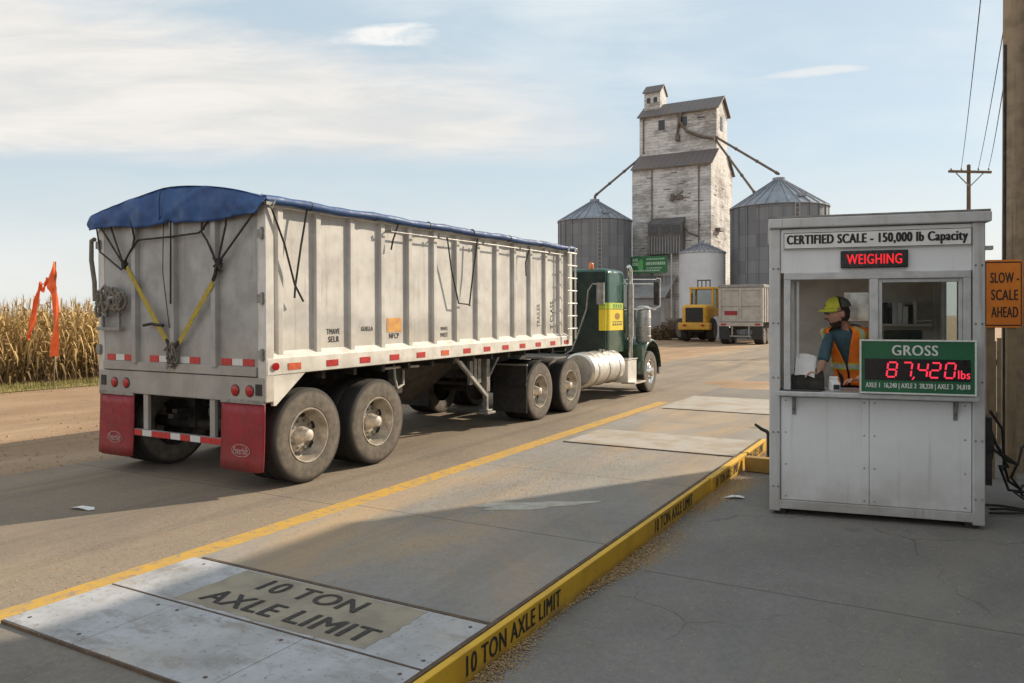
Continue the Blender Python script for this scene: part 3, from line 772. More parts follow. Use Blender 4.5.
# rubber cords on the right side
def cord(pts, r=.013, m='cord', name='bungee_cord'): return MB().tube(pts, r, 6).build(name, mt[m], tr, smooth=60)
cord([(.03, -.03, ZT), (.25, -.03, ZT-.45), (.42, -.02, ZT-.92), (.56, -.02, ZT-1.12)])
cord([(.62, -.03, ZT), (.52, -.025, ZT-.45), (.43, -.02, ZT-.93), (.42, -.015, ZT-1.08)])
cord([(2.42, -.03, ZT), (2.3, -.02, ZT-.25), (2.26, -.02, ZT-.38)])
cord([(3.62, -.05, ZT-.1), (3.78, -.02, ZT-.6), (3.98, -.02, ZT-1.12), (4.3, -.02, ZT-1.14), (4.32, -.02, ZT-1.16)])
cord([(4.52, -.05, ZT-.05), (4.42, -.02, ZT-.6), (4.3, -.02, ZT-1.16)])
cord([(6.35, -.05, ZT-.1), (6.25, -.02, ZT-.35), (6.27, -.02, ZT-.6)])
# stencilled words and marks low on the side
P_ = (PI/2, 0, 0)
sp = [o for o in bpy.data.objects if o.parent == tr and o.name == 'side_panel'][0]
for s_, x, z, w_, h_ in (('TMAVE', 1.19, 1.84, .24, .07), ('SELR', 1.20, 1.74, .2, .075), ('GUELLA', 1.86, 1.86, .24, .06), ('NFCP', 2.45, 1.745, .22, .075), ('WHEEL', 3.72, 1.82, .2, .055), ('M45T', 3.72, 1.72, .2, .07)):
    text('side_lettering', s_, mt['ink'], sp, (x, .0835, z), P_, w_, h_, bold=.01)
text('side_lettering', 'TRAILER', mt['inkf'], sp, (6.97, .0835, 2.0), (PI/2, -PI/2, 0), .45, .13, bold=.01)
text('side_lettering', 'T CLASS', mt['ink'], sp, (7.55, .0835, 2.0), (PI/2, -PI/2, 0), .55, .13, bold=.01)
MB().span((2.29, .080, 1.80), (2.62, .0838, 2.0)).build('orange_placard', M('faded_orange_sticker', (.72, .4, .1), (.6, .26, .08), .6, 0, 8), sp)
# webbing straps and cords across the door
def rp(y, z, x=-.085): return (x, y, z)
for a, c in (((2.44, 2.68), (1.66, 1.74)), ((.80, 2.45), (1.42, 1.72))):
    b = MB().bar(rp(*a), rp(*c), .065, .006, up=(1, 0, 0)); b.build('ratchet_strap', mt['strap'], tr)
kn1, kn2, kn3 = rp(2.5, 2.72, -.09), rp(.72, 2.66, -.09), rp(1.56, 1.6, -.1)
cord([rp(1.66, 1.76), rp(1.6, 1.66), kn3], .02); cord([rp(1.42, 1.74), rp(1.5, 1.66), kn3], .02); cord([rp(.80, 2.47), rp(.76, 2.55), kn2], .022)
rk = random.Random(9)
for c, n_, q, m in ((kn1, 5, .07, 'cord'), (kn2, 6, .09, 'cord'), (kn3, 16, .14, 'rope'), (rp(1.58, 1.52), 10, .13, 'rope')):
    b = MB()
    for i in range(n_):
        p = [Vector(c)+Vector((rk.uniform(-.03, .04), rk.uniform(-q, q)*.6, rk.uniform(-q, q))) for _ in range(4)]
        b.tube(p, .014, 5)
    b.build('knot', mt[m], tr, smooth=60)
zf = ZT-.1
cord([rp(3.0, zf), kn1]); cord([rp(2.78, zf), kn1]); cord([kn1, rp(2.35, 2.9), rp(2.2, 3.02), rp(1.57, 3.03), rp(1.05, 3.05), rp(.95, 3.1)])
cord([rp(2.35, zf+.02), rp(2.28, 3.05), rp(2.32, 2.92)]); cord([rp(.98, zf), rp(1.0, 3.06), rp(.9, 2.95), kn2]); cord([rp(.8, zf), rp(1.0, 3.08)])
cord([rp(.5, 3.2, -.15), rp(.53, 3.12, -.12), kn2]); cord([rp(.12, 3.22), kn2]); cord([rp(1.57, zf), rp(1.57, 2.9), rp(1.58, 2.2)], .008)
cord([rp(1.7, zf), rp(1.72, 2.6), rp(1.6, 1.9)], .006)
cord([rp(2.1, 1.93), rp(1.95, 1.95), rp(1.72, 1.93)], .02); cord([rp(3.1, ZT), rp(3.0, 2.9), rp(2.55, 2.65)], .012)
# hose and coiled rope hooked on the left post
b = MB().tube([(-.04, 3.19, 3.08), (-.04, 3.26, 3.06), (-.05, 3.25, 2.8), (-.04, 3.2, 2.5), (-.06, 3.16, 2.25)], .03, 8); b.build('hook_bar', mt['rope'], tr, smooth=50)
b = MB()
for i in range(8):
    cy, cz = 3.02-.07*i+rk.uniform(-.03, .03), 2.24+rk.uniform(-.05, .05)
    ry, rz_ = rk.uniform(.05, .10), rk.uniform(.09, .17); tw = rk.uniform(-.5, .5); lp = []
    for k in range(13):
        a = 2*PI*k/12+rk.uniform(-.12, .12); p_, q_ = ry*math.cos(a), rz_*math.sin(a)
        lp.append((-.09-rk.uniform(0, .05), cy+p_*math.cos(tw)-q_*math.sin(tw), cz+p_*math.sin(tw)+q_*math.cos(tw)))
    b.tube(lp, .019, 6)
b.build('coiled_rope', mt['rope'], tr, smooth=60)
b = MB().span((-.1, 2.58, 1.86), (-.06, 3.08, 1.9)).span((-.09, 2.6, 1.86), (-.05, 2.64, 2.3)).span((-.09, 2.95, 1.86), (-.05, 2.99, 2.2)).tube([(-.07, 2.6, 2.3), (-.12, 2.75, 2.28), (-.1, 2.85, 2.05), (-.08, 2.97, 2.1)], .03, 6)
b.build('latch_rack', mt['steel'], tr)

# ------------------------------------------------------------------ tractor (origin under the middle of its frame)
TXO, TYO = 10.5, 1.57
tk = thing('semi_tractor', 'dark green conventional semi tractor with yellow cab placard, coupled to the grain trailer', 'truck', W(TXO, TYO, 0), (0, 0, TH))
def T(s, t, z): return (s-TXO, t-TYO, z)
def tspan(a, b_): return MB().span(T(*a), T(*b_))
for t_ in (1.12, 2.02): tspan((6.3, t_-.05, .78), (14.4, t_+.05, 1.05)).build('frame_rail', mt['dark'], tk)
tspan((6.3, 1.12, .82), (6.4, 2.02, 1.0)).build('rear_cross_member', mt['dark'], tk)
tspan((7.2, .95, 1.06), (8.3, 2.2, 1.12)).build('fifth_wheel', mt['dark'], tk, bevel=.02)
tspan((9.3, .9, 1.055), (10.95, 2.25, 1.09)).build('deck_plate', mt['steel'], tk)
for s_ in (7.08, 8.5):
    for t_, sd in ((.1, -1), (3.04, 1)): make_wheel(tk, s_-TXO, t_-TYO, .565, .29, sd, True)
    MB().cyl(T(s_, .4, .565), T(s_, 2.74, .565), .09, n=12).build('axle', mt['dark'], tk, smooth=40)
    MB().ell(T(s_, 1.57, .565), (.26, .22, .26)).build('differential', mt['dark'], tk, smooth=60)
for t_, sd in ((.0, -1), (3.14, 1)): make_wheel(tk, 13.34-TXO, t_-TYO, .55, .29, sd, False, front=True)
MB().cyl(T(13.34, .3, .55), T(13.34, 2.84, .55), .07, n=12).build('axle', mt['dark'], tk, smooth=40)
# black flaps hung behind the drive wheels, quarter fender
for t0 in (.08, 2.34):
    f = tspan((6.46, t0, .2), (6.48, t0+.74, 1.1)).build('mud_flap', mt['black'], tk)
    MB().tube([T(6.47, t0-.01, 1.11), T(6.47, t0+.76, 1.11)], .02, 8).build('flap_hanger', mt['galv'], f, smooth=40)
    b = MB(); pr = []
    for r_ in (.62, .6):
        q = [(7.08+math.cos(a)*r_*1.1, .56+math.sin(a)*r_) for a in [PI*.52+PI*.4*k/8 for k in range(9)]]
        pr += q if r_ == .62 else q[::-1]
    b.prism(pr, lambda a, c: T(a, t0+.0, c), lambda a, c: T(a, t0+.7, c)); b.build('quarter_fender', mt['black'], tk)
# cab with sleeper: rounded box lofted front to back
def rbox(s0, s1, t0, t1, z0, z1, r, taper=0., n=6):
    """closed body: rounded-rectangle plan, rounded roof edge"""
    b = MB(); rings = []
    prof = [(z0, 0)] + [(z1-r+r*math.sin(a), r*(1-math.cos(a))) for a in [PI/2*k/5 for k in range(6)]]
    vs = []; fs = []; cnt = 0
    for z, ins in prof:
        ring = []
        hx, hy = (s1-s0)/2-ins, (t1-t0)/2-ins-taper*(z-z0)
        rr = max(.02, min(r*1.3, hx, hy)-ins*.5)
        for cx, cy, a0 in ((1, 1, 0), (-1, 1, PI/2), (-1, -1, PI), (1, -1, 1.5*PI)):
            for k in range(n+1):
                a = a0+PI/2*k/n
                ring.append(T((s0+s1)/2+cx*(hx-rr)+rr*math.cos(a), (t0+t1)/2+cy*(hy-rr)+rr*math.sin(a), z))
        vs += ring; cnt = len(ring); rings.append(len(vs)-cnt)
    for i in range(len(rings)-1):
        for k in range(cnt):
            k2 = (k+1) % cnt; fs.append((rings[i]+k, rings[i]+k2, rings[i+1]+k2, rings[i+1]+k))
    fs.append(tuple(rings[0]+k for k in range(cnt))[::-1]); fs.append(tuple(rings[-1]+k for k in range(cnt)))
    return b.add(vs, fs)
cab = rbox(11.0, 12.28, .3, 2.84, 1.14, 3.2, .14).build('sleeper', mt['green'], tk, smooth=40)
# the back of the cab is a panel of its own, darkened for its shade
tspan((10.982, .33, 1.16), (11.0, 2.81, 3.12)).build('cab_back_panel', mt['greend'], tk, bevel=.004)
cb = rbox(12.22, 13.0, .5, 2.64, 1.1, 3.05, .14).build('cab', mt['green'], tk, smooth=40)
gl = NT('cab_glass'); gl.b.inputs['Transmission Weight'].default_value = 0; mt['cabglass'] = gl.done((.015, .02, .022), .06, 0, .8)
for t_ in (.492, 2.648):
    dr = tspan((12.34, t_-.006, 1.2), (12.94, t_+.006, 2.9)).build('door', mt['green'], cb, bevel=.01)
    tspan((12.4, t_-.014, 2.15), (12.88, t_+.014, 2.8)).build('window', mt['cabglass'], cb)
    tspan((12.4, t_-.03, 2.0), (12.5, t_+.03, 2.04)).build('handle', mt['chrome'], cb)
for t0, t1 in ((.68, 1.54), (1.6, 2.46)): tspan((12.97, t0, 2.2), (13.012, t1, 2.82)).build('windscreen', mt['cabglass'], cb)
tspan((12.9, .7, 2.86), (13.2, 2.44, 2.9)).build('sun_visor', mt['green'], cb)
hood = rbox(12.9, 14.5, 1.0, 2.14, 1.05, 2.12, .16).build('hood', mt['green'], tk, smooth=40)
tspan((14.47, 1.05, .95), (14.54, 2.09, 1.98)).build('grille', mt['chrome'], tk, bevel=.02)
tspan((14.55, .15, .4), (14.68, 2.99, .82)).build('bumper', mt['chrome'], tk, bevel=.03)
for t_ in (.72, 2.42): MB().ell(T(14.25, t_, 1.25), (.1, .11, .11)).build('headlight', mt['chrome'], tk, smooth=60)
# front fenders: arched flares over the steer wheels
for t0, sg in ((-.05, 1), (3.19, -1)):
    b = MB(); A = [PI*1.02-PI*1.0*k/16 for k in range(17)]; vs = []; fs = []
    xs = [0, .02, .1, .55, 1.05]; rs = [.70, .745, .77, .79, .79]
    for a in A:
        for dt, r_ in zip(xs, rs):
            zz = .58+math.sin(a)*r_*1.12; ss = 13.36+math.cos(a)*r_*(1.0 if math.cos(a) > 0 else 1.08)
            vs.append(T(ss, t0+sg*dt, zz))
    m = len(xs)
    for i in range(16):
        for j in range(m-1): k = i*m+j; fs.append((k, k+1, k+m+1, k+m))
    fo = b.add(vs, fs).build('front_fender', mt['green'], tk, smooth=50)
    sm = fo.modifiers.new('thick', 'SOLIDIFY'); sm.thickness = .02
    b = MB().prism([(12.58, .62), (12.58, 1.18), (12.66, 1.3), (12.72, 1.1), (12.66, .62)], lambda a, c: T(a, t0+sg*.02, c), lambda a, c: T(a, t0+sg*1.0, c)); b.build('fender_skirt', mt['green'], fo, bevel=.02)
    tspan((14.06, min(t0+sg*.1, t0+sg*.5), .45), (14.08, max(t0+sg*.1, t0+sg*.5), .75)).build('fender_flap', mt['black'], fo)
# tanks, battery box, steps
for t_ in (.4, 2.74):
    ft = MB().lathe([(0, -.98), (.35, -.98), (.40, -.93), (.40, .93), (.35, .98), (0, .98)], T(10.5, t_, .80), 'x', 36).build('fuel_tank', mt['tank'], tk, smooth=40)
    for s_ in (9.85, 10.5, 11.15):
        MB().lathe([(.403, -.03), (.412, -.03), (.412, .03), (.403, .03)], T(s_, t_, .80), 'x', 36).build('tank_band', mt['galv'], ft, smooth=40)
    MB().cyl(T(10.6, t_-.12 if t_ < 1 else t_+.12, 1.17), T(10.6, t_-.12 if t_ < 1 else t_+.12, 1.25), .07, n=16).build('filler_cap', mt['chrome'], ft, smooth=40)
    y0 = .06 if t_ < 1 else 2.5
    bx = tspan((11.78, y0, .36), (12.42, y0+.56, .93)).build('step_box', mt['rail'], tk, bevel=.02)
    tspan((11.75, y0-.02, .935), (12.45, y0+.58, .96)).build('tread_plate', mt['tank'], bx, bevel=.004)
    yy_ = -.12 if t_ < 1 else 2.9
    tspan((11.8, yy_, .33), (12.62, yy_+.36, .38)).build('step', mt['tank'], tk, bevel=.008)
    MB().lathe([(.14, -.3), (.15, -.27), (.15, .27), (.14, .3)], T(11.9, .6 if t_ < 1 else 2.54, 1.08), 'x', 20).build('air_reservoir', mt['tank'], tk, smooth=40)
# exhaust stacks, intakes, mirrors
for t_, sg in ((.2, 1), (2.94, -1)):
    b = MB().tube([T(12.33, t_, .95), T(12.33, t_, 1.5)], .06, 14); st = b.build('exhaust_stack', mt['chrome'], tk, smooth=40)
    MB().tube([T(12.33, t_, 1.5), T(12.33, t_, 2.85)], .09, 16).build('muffler_guard', mt['galv'], st, smooth=40)
    MB().tube([T(12.33, t_, 2.85), T(12.33, t_, 3.15), T(12.30, t_, 3.24), T(12.22, t_, 3.3)], .06, 14).build('stack_tip', mt['chrome'], st, smooth=40)
    ac = MB().lathe([(0, -.5), (.15, -.48), (.2, -.42), (.2, .36), (.17, .42), (.2, .43), (.2, .47), (.12, .52), (0, .53)], T(13.14, t_+(-.06 if sg > 0 else .06), 1.78), 'z', 24).build('air_cleaner', mt['galv'], tk, smooth=40)
    b = MB()
    for z in (1.5, 1.75, 2.0): b.lathe([(.203, -.012), (.208, 0), (.203, .012)], T(13.14, t_+(-.06 if sg > 0 else .06), z), 'z', 24)
    b.build('clamp_band', mt['galv'], ac, smooth=40)
    tm = -.2 if sg > 0 else 3.34
    mi = tspan((13.16, min(tm-.07, tm+.07), 2.32), (13.24, max(tm-.07, tm+.07), 2.94)).build('mirror', mt['black'], tk, bevel=.03)
    tspan((13.148, min(tm-.055, tm+.055), 2.35), (13.158, max(tm-.055, tm+.055), 2.91)).build('mirror_glass', mt['dark'], mi)
    te = .5 if sg > 0 else 2.64
    for z in (3.0, 2.88, 2.2): MB().tube([T(12.8, te, z), T(13.2, tm, z)], .014, 6).build('mirror_arm', mt['chrome'], mi, smooth=40)
    MB().tube([T(12.6, te, 2.2), T(13.2, tm, 2.24), T(13.24, tm-.10*sg, 2.3), T(13.24, tm-.10*sg, 3.02), T(13.2, tm, 3.03)], .014, 6).build('mirror_arm', mt['chrome'], mi, smooth=40)
# back of the cab: grab rail, air lines, intake box, beacon, cable
MB().tube([T(11.0, 1.1, 2.05), T(10.92, 1.1, 2.08), T(10.92, 1.1, 2.85), T(11.0, 1.1, 2.88)], .018, 8).build('grab_rail', mt['galv'], tk, smooth=40)
ib = MB().cyl(T(10.88, .42, 2.32), T(10.88, .42, 2.84), .1, n=16).build('intake_box', mt['steel'], tk, smooth=40)
MB().tube([T(10.88, .46, 2.8), T(10.87, .62, 2.82), T(10.87, .74, 2.65), T(10.86, .78, 2.2), T(10.8, .98, 1.6), T(10.7, 1.1, 1.2), T(10.5, 1.2, 1.1)], .022, 10).build('air_duct', mt['steel'], tk, smooth=60)
for k, m in ((0, 'red'), (1, 'black'), (2, 'black')):
    MB().tube([T(10.97, 1.5+.1*k, 1.9), T(10.4, 1.48+.12*k, 1.5), T(9.6, 1.5+.1*k, 1.35), T(8.9, 1.5+.1*k, 1.6), T(8.4, 1.5+.1*k, 1.75)], .02, 8).build('air_line', mt[m], tk, smooth=60)
MB().lathe([(.06, 0), (.06, .05), (.055, .12), (.03, .16), (0, .17)], T(11.2, .8, 3.2), 'z', 16).build('beacon', mt['beacon'], tk, smooth=50)
b = MB()
for k in range(5): b.ell(T(12.9, .9+.335*k, 3.05), (.06, .04, .035))
b.build('roof_light', mt['beacon'], cb, smooth=50)
# placard bent round the rear corner of the sleeper
def bent(name, z0, z1, mat, off):
    r_ = .14*1.3; cs, ct = 11.0+r_, .3+r_; b = MB(); pl_ = []
    pl_.append((11.0-off-.012, .50)); pl_.append((11.0-off-.012, .32))
    for k in range(4, 8): a = PI+PI/2*k/8; pl_.append((cs+math.cos(a)*(r_+off), ct+math.sin(a)*(r_+off)))
    pl_ += [(cs, .3-off), (12.04, .3-off)]
    vs = [T(a, c, z) for a, c in pl_ for z in (z0, z1)]
    b.add(vs, [(2*i, 2*i+2, 2*i+3, 2*i+1) for i in range(len(pl_)-1)])
    return b.build(name, mat, tk, smooth=60, recalc=False)
pc = bent('cab_placard', 1.68, 2.2, mt['yellow'], .02); bent('cab_placard', 2.21, 2.36, mt['lime'], .02)
# emblem and rough marks on the placard
for z in (2.2, 1.88): MB().span(T(11.3, .278, z), T(11.97, .2795, z+.02)).build('placard_mark', mt['ink'], pc)
for k in range(5): MB().span(T(11.32+.13*k, .278, 1.8), T(11.4+.13*k, .2795, 1.85)).build('placard_mark', mt['ink'], pc)
b = MB(); vs = [T(11.62+math.cos(a)*.17, .2775, 2.03+math.sin(a)*.085) for a in [2*PI*k/14 for k in range(14)]]
b.add(vs, [tuple(range(14))]); b.build('placard_emblem', M('placard_brown', (.30, .16, .02), (.2, .1, .02), .6), pc)
mpg = M('placard_green', (.06, .25, .04))
for k in range(4): MB().span(T(11.35+.16*k, .278, 2.24), T(11.45+.16*k, .2795, 2.33)).build('placard_mark', mpg, pc)
# ------------------------------------------------------------------ scale booth (x along its front to the right, y into it)
mt['bwall'] = M('booth_white_panel', (.78, .785, .785), (.73, .73, .725), .5, 0, 1.2, streak=((.36, .32, .27), .3), dust=((.26, .22, .17), 0, .9, .6), bump=.04, bscale=4, speck=((.2, .16, .12), .45))
mt['btrim'] = M('booth_grey_trim', (.58, .58, .57), (.52, .515, .5), .55, .1, 4, streak=((.2, .16, .12), .5), dust=((.22, .18, .14), 0, .6, .6), speck=((.15, .11, .08), .5))
mt['inside'] = M('booth_dark_lining', (.6, .56, .5), (.5, .46, .41), .8, 0, 4)
mt['frame'] = M('aluminium_window_frame', (.55, .55, .54), (.45, .45, .44), .4, .2, 6)
g_ = NT('window_glass'); g_.b.inputs['Transmission Weight'].default_value = 1.; g_.b.inputs['IOR'].default_value = 1.12
mt['glass'] = g_.done((.72, .76, .74), .03, 0, .8)
g_ = NT('grimy_window_glass'); g_.b.inputs['Transmission Weight'].default_value = .75; g_.b.inputs['IOR'].default_value = 1.1
mt['glass_d'] = g_.done(g_.mix(g_.ramp(g_.noise(7, 6), .35, .65), (.45, .46, .44), (.2, .2, .19)), .3, 0, .5)
BWd, BD, BH = 2.07, 2.0, 3.15
bo = thing('scale_booth', 'white boxy scale house with sliding window and counter at the right of the scale', 'booth', BO, (0, 0, BTH))
mt['foot'] = mt['dark']
for x, y in ((.1, .1), (1.97, .1), (.1, 1.9), (1.97, 1.9)): MB().span((x-.06, y-.06, -.005), (x+.06, y+.06, .05)).build('foot', mt['dark'], bo)
# walls: front is pieced round the window opening
WX0, WX1, WZ0, WZ1 = .14, 1.95, 1.37, 2.65
b = MB().span((.11, .0, .16), (.998, .04, 1.29)); b.build('front_panel', mt['bwall'], bo, bevel=.006)
b = MB().span((1.002, .0, .16), (1.96, .04, 1.29)); b.build('front_panel', mt['bwall'], bo, bevel=.006)
MB().span((.11, 0, WZ1+.002), (1.96, .04, 3.13)).build('front_header', mt['bwall'], bo)
MB().span((.09, -.02, .06), (1.98, .06, .157)).build('base_rail', mt['btrim'], bo, bevel=.006)
for x0 in (-.01, 1.965): MB().span((x0, -.02, .03), (x0+.115, .1, 3.14)).build('corner_post', mt['btrim'], bo, bevel=.012)
for x0 in (0, 1.97): MB().span((x0, 1.9, .03), (x0+.1, 2.0, 3.14)).build('corner_post', mt['btrim'], bo, bevel=.008)
for x0, x1, nm, m_ in ((.01, .05, 'side_wall', 'bwall'), (2.02, 2.06, 'side_wall', 'bwall'), (.051, .06, 'lining', 'inside'), (2.01, 2.019, 'lining', 'inside')):
    # wide openings added in both side walls to let skylight onto the clerk
    MB().span((x0, .105, .05 if m_ == 'bwall' else .6), (x1, 1.895, 1.5)).span((x0, .105, 2.75), (x1, 1.895, 3.12)).span((x0, .105, 1.501), (x1, .3, 2.749)).span((x0, 1.7, 1.501), (x1, 1.895, 2.749)).build(nm, mt[m_], bo)
for x0 in (-.005, 2.035):
    MB().span((x0, .26, 1.46), (x0+.04, 1.74, 1.499)).span((x0, .26, 2.751), (x0+.04, 1.74, 2.79)).span((x0, .26, 1.5), (x0+.04, .299, 2.75)).span((x0, 1.701, 1.5), (x0+.04, 1.74, 2.75)).span((x0+.01, .98, 1.5), (x0+.03, 1.02, 2.75)).build('added_side_frame', mt['frame'], bo)
MB().span((2.04, 1.021, 1.5), (2.046, 1.7, 2.75)).build('side_window', mt['glass'], bo)
# back wall with a small window
b = MB().span((.1, 1.95, .05), (1.97, 1.99, 2.12)).span((.1, 1.95, 2.48), (1.97, 1.99, 3.13)).span((.1, 1.95, 2.121), (.93, 1.99, 2.479)).span((1.36, 1.95, 2.121), (1.97, 1.99, 2.479))
b.build('back_wall', mt['inside'], bo)
MB().span((.93, 1.965, 2.122), (1.36, 1.97, 2.478)).build('back_window', mt['glass_d'], bo)
MB().span((.06, .05, .54), (2.01, 1.94, .58)).build('floor', mt['inside'], bo)
MB().span((.06, .11, 3.09), (2.01, 1.94, 3.12)).build('ceiling', mt['inside'], bo)
rf = MB().span((-.02, -.06, 3.143), (2.13, 2.08, 3.25)).build('roof', mt['btrim'], bo, bevel=.012)
MB().span((-.015, -.055, 3.252), (2.12, 2.07, 3.27)).build('roof_cap', mt['steel'], rf)
# window frame
wf = MB()
wf.span((WX0, -.03, WZ1-.075), (WX1, .06, WZ1)).span((WX0, -.03, WZ0), (WX0+.07, .06, WZ1-.076)).span((WX1-.07, -.03, WZ0), (WX1, .06, WZ1-.076)).span((1.0, -.03, WZ0), (1.085, .06, WZ1-.076))
wfo = wf.build('window_frame', mt['frame'], bo, bevel=.006)
b = MB().span((1.087, 0, WZ0+.001), (1.125, .045, WZ1-.077)).span((1.842, 0, WZ0+.001), (1.878, .045, WZ1-.077)).span((1.126, 0, WZ1-.115), (1.841, .045, WZ1-.077)).span((1.126, 0, WZ0+.001), (1.841, .045, WZ0+.04))
b.build('sash', mt['frame'], wfo, bevel=.004)
MB().span((1.126, .018, WZ0+.04), (1.841, .024, WZ1-.116)).build('glass_pane', mt['glass'], wfo)
b = MB().span((.215, .07, WZ0+.001), (.25, .1, WZ1-.08)).span((.275, .07, WZ0), (.3, .1, WZ1-.08)); b.build('slide_track', mt['btrim'], wfo)
# counter and its brackets
ct = MB().span((.07, -.16, 1.31), (2.0, .5, 1.366)).build('counter', mt['frame'], bo, bevel=.012)
for x in (.245, 1.81):
    b = MB().span((x-.02, -.012, 1.1), (x+.02, -.001, 1.308)).prism([(-.012, 1.14), (-.12, 1.3), (-.10, 1.308), (-.012, 1.2)], lambda a, c: (x-.012, a, c), lambda a, c: (x+.012, a, c))
    b.build('bracket', mt['steel'], ct)
b = MB()
for x in (.03, .08, 1.99, 2.05):
    for z in (.3, .9, 1.5, 2.1, 2.7): b.lathe([(.012, 0), (.009, -.006), (0, -.007)], (x, -.021, z), 'y', 8)
for x in (.16, .95, 1.05, 1.9):
    for z in (.2, .55, .9, 1.25): b.lathe([(.009, 0), (.007, -.005), (0, -.006)], (x, -.001, z), 'y', 8)
b.build('rivet', mt['steel'], bo)
b = MB().tube([(2.12, .3, 3.2), (2.1, .2, 2.6), (2.095, .22, 1.6), (2.1, .25, .9)], .012, 6); b.build('conduit', mt['galv'], bo, smooth=60)
MB().span((2.065, .02, 2.86), (2.16, .1, 2.9)).build('eave_bracket', mt['galv'], bo)
b = MB().tube([(.12, .2, 1.368), (.1, -.1, 1.372), (.3, -.14, 1.373), (.5, -.12, 1.372), (.56, .05, 1.371)], .008, 6)
co_ = b.build('loose_cable', mt['cord'], None, smooth=60, loc=BO, rot=(0, 0, BTH)); tag(co_, 'thin dark cord lying on the booth counter under the open window', 'cord')
# ------------------------------------------------------------------ signs on the booth
mt['signw'] = M('white_sign_face', (.80, .79, .76), (.72, .71, .68), .45, 0, 5)
mt['signg'] = M('green_sign_face', (.015, .13, .05), (.018, .11, .045), .4, 0, 4)
mt['ledblk'] = M('black_led_panel', (.006, .005, .006), (.012, .008, .008), .3, 0, 12)
mt['led'] = emit('red_led_segments', (1., .02, .03), .85)
mt['led2'] = emit('pink_led_segments', (1., .04, .085), .95)
FR = (PI/2, 0, 0)
cs_ = thing('certified_scale_sign', 'long white sign reading CERTIFIED SCALE - 150,000 lb Capacity under the booth roof', 'sign', BW(1.045, -.002, 3.0), (0, 0, BTH))
pn = MB().span((-.915, -.03, -.095), (.915, 0, .095)).build('sign_panel', mt['signw'], cs_, bevel=.01)
b = MB()
for z0, z1 in ((-.088, -.082), (.082, .088)): b.span((-.905, -.0325, z0), (.905, -.0302, z1))
for x0, x1 in ((-.908, -.902), (.902, .908)): b.span((x0, -.0325, -.088), (x1, -.0302, .088))
b.build('sign_border', mt['ink'], pn)
text('sign_lettering', 'CERTIFIED SCALE - 150,000 lb Capacity', mt['ink'], pn, (0, -.0305, -.004), FR, 1.74, .13, bold=.019)
ls_ = thing('led_sign', 'small black LED sign glowing WEIGHING in red above the booth window', 'sign', BW(1.04, -.002, 2.785), (0, 0, BTH))
pn = MB().span((-.325, -.05, -.092), (.325, 0, .092)).build('led_panel', mt['ledblk'], ls_, bevel=.008)
text('led_lettering', 'WEIGHING', mt['led'], pn, (0, -.0505, 0), FR, .53, .105, bold=.009)
gs_ = thing('weight_display', 'green GROSS weight display showing 87,420 lbs in red digits, on the booth counter', 'display', BW(1.425, -.13, 1.37), (0, 0, BTH))
pn = MB().span((-.53, -.05, 0), (.53, .04, .555)).build('display_case', mt['signg'], gs_, bevel=.006)
b = MB()
b.span((-.54, -.062, -.0), (.54, -.0505, .018)).span((-.54, -.062, .547), (.54, -.0505, .565)).span((-.54, -.062, .0185), (-.522, -.0505, .5465)).span((.522, -.062, .0185), (.54, -.0505, .5465))
b.build('display_border', mt['cream'], pn, bevel=.003)
MB().span((-.49, -.056, .145), (.485, -.0505, .365)).build('led_panel', mt['ledblk'], pn)
text('display_lettering', 'GROSS', mt['cream'], pn, (-.02, -.0512, .455), FR, .42, .105, bold=.014)
text('display_lettering', 'AXLE 1  16,240 | AXLE 2  28,220 | AXLE 3  34,010', mt['cream'], pn, (0, -.0512, .083), FR, .96, .066, bold=.012)
SEG = {'8': 'abcdefg', '7': 'abc', '4': 'bcfg', '2': 'abdeg', '0': 'abcdef'}
def digit(ch, x, z, w_, h_):
    b = MB(); q = .017; sl = .12
    P = {'a': ((0, 1), (1, 1)), 'b': ((1, 1), (1, .5)), 'c': ((1, .5), (1, 0)), 'd': ((0, 0), (1, 0)), 'e': ((0, .5), (0, 0)), 'f': ((0, 1), (0, .5)), 'g': ((0, .5), (1, .5))}
    for sg in SEG[ch]:
        (x0, z0), (x1, z1) = P[sg]
        A = Vector((x+x0*w_+sl*z0*h_, -.0585, z+z0*h_)); B = Vector((x+x1*w_+sl*z1*h_, -.0585, z+z1*h_)); d = (B-A).normalized()*.008
        b.bar(A+d, B-d, q, .002, up=(0, 1, 0))
    return b.build('led_digit', mt['led2'], pn)
for ch, x in zip('87420', (-.285, -.145, .0, .115, .25)): digit(ch, x, .18, .085, .15)
MB().bar((-.025, -.0585, .185), (-.045, -.0585, .155), .014, .002, up=(0, 1, 0)).build('led_comma', mt['led2'], pn)
text('led_lettering', 'lbs', mt['led2'], pn, (.425, -.0585, .215), FR, .105, .085, bold=.01)
# ------------------------------------------------------------------ things on the counter
def bpt(x, y, z): return BW(x, y, z)
bx = thing('printer_box', 'low black ticket printer on the counter at the left of the open window', 'printer', BW(.38, .22, 1.366), (0, 0, BTH+.06))
MB().prism([(-.17, 0), (-.17, .15), (-.1, .205), (.17, .225), (.17, 0)], lambda a, c: (-.17, a, c), lambda a, c: (.17, a, c)).build('case', mt['black'], bx, bevel=.015)
MB().span((-.12, -.172, .06), (.1, -.1705, .1)).build('ticket_slot', mt['dark'], bx)
MB().span((-.1, -.1, .21), (.1, .1, .226)).build('lid', mt['dark'], bx, bevel=.008)

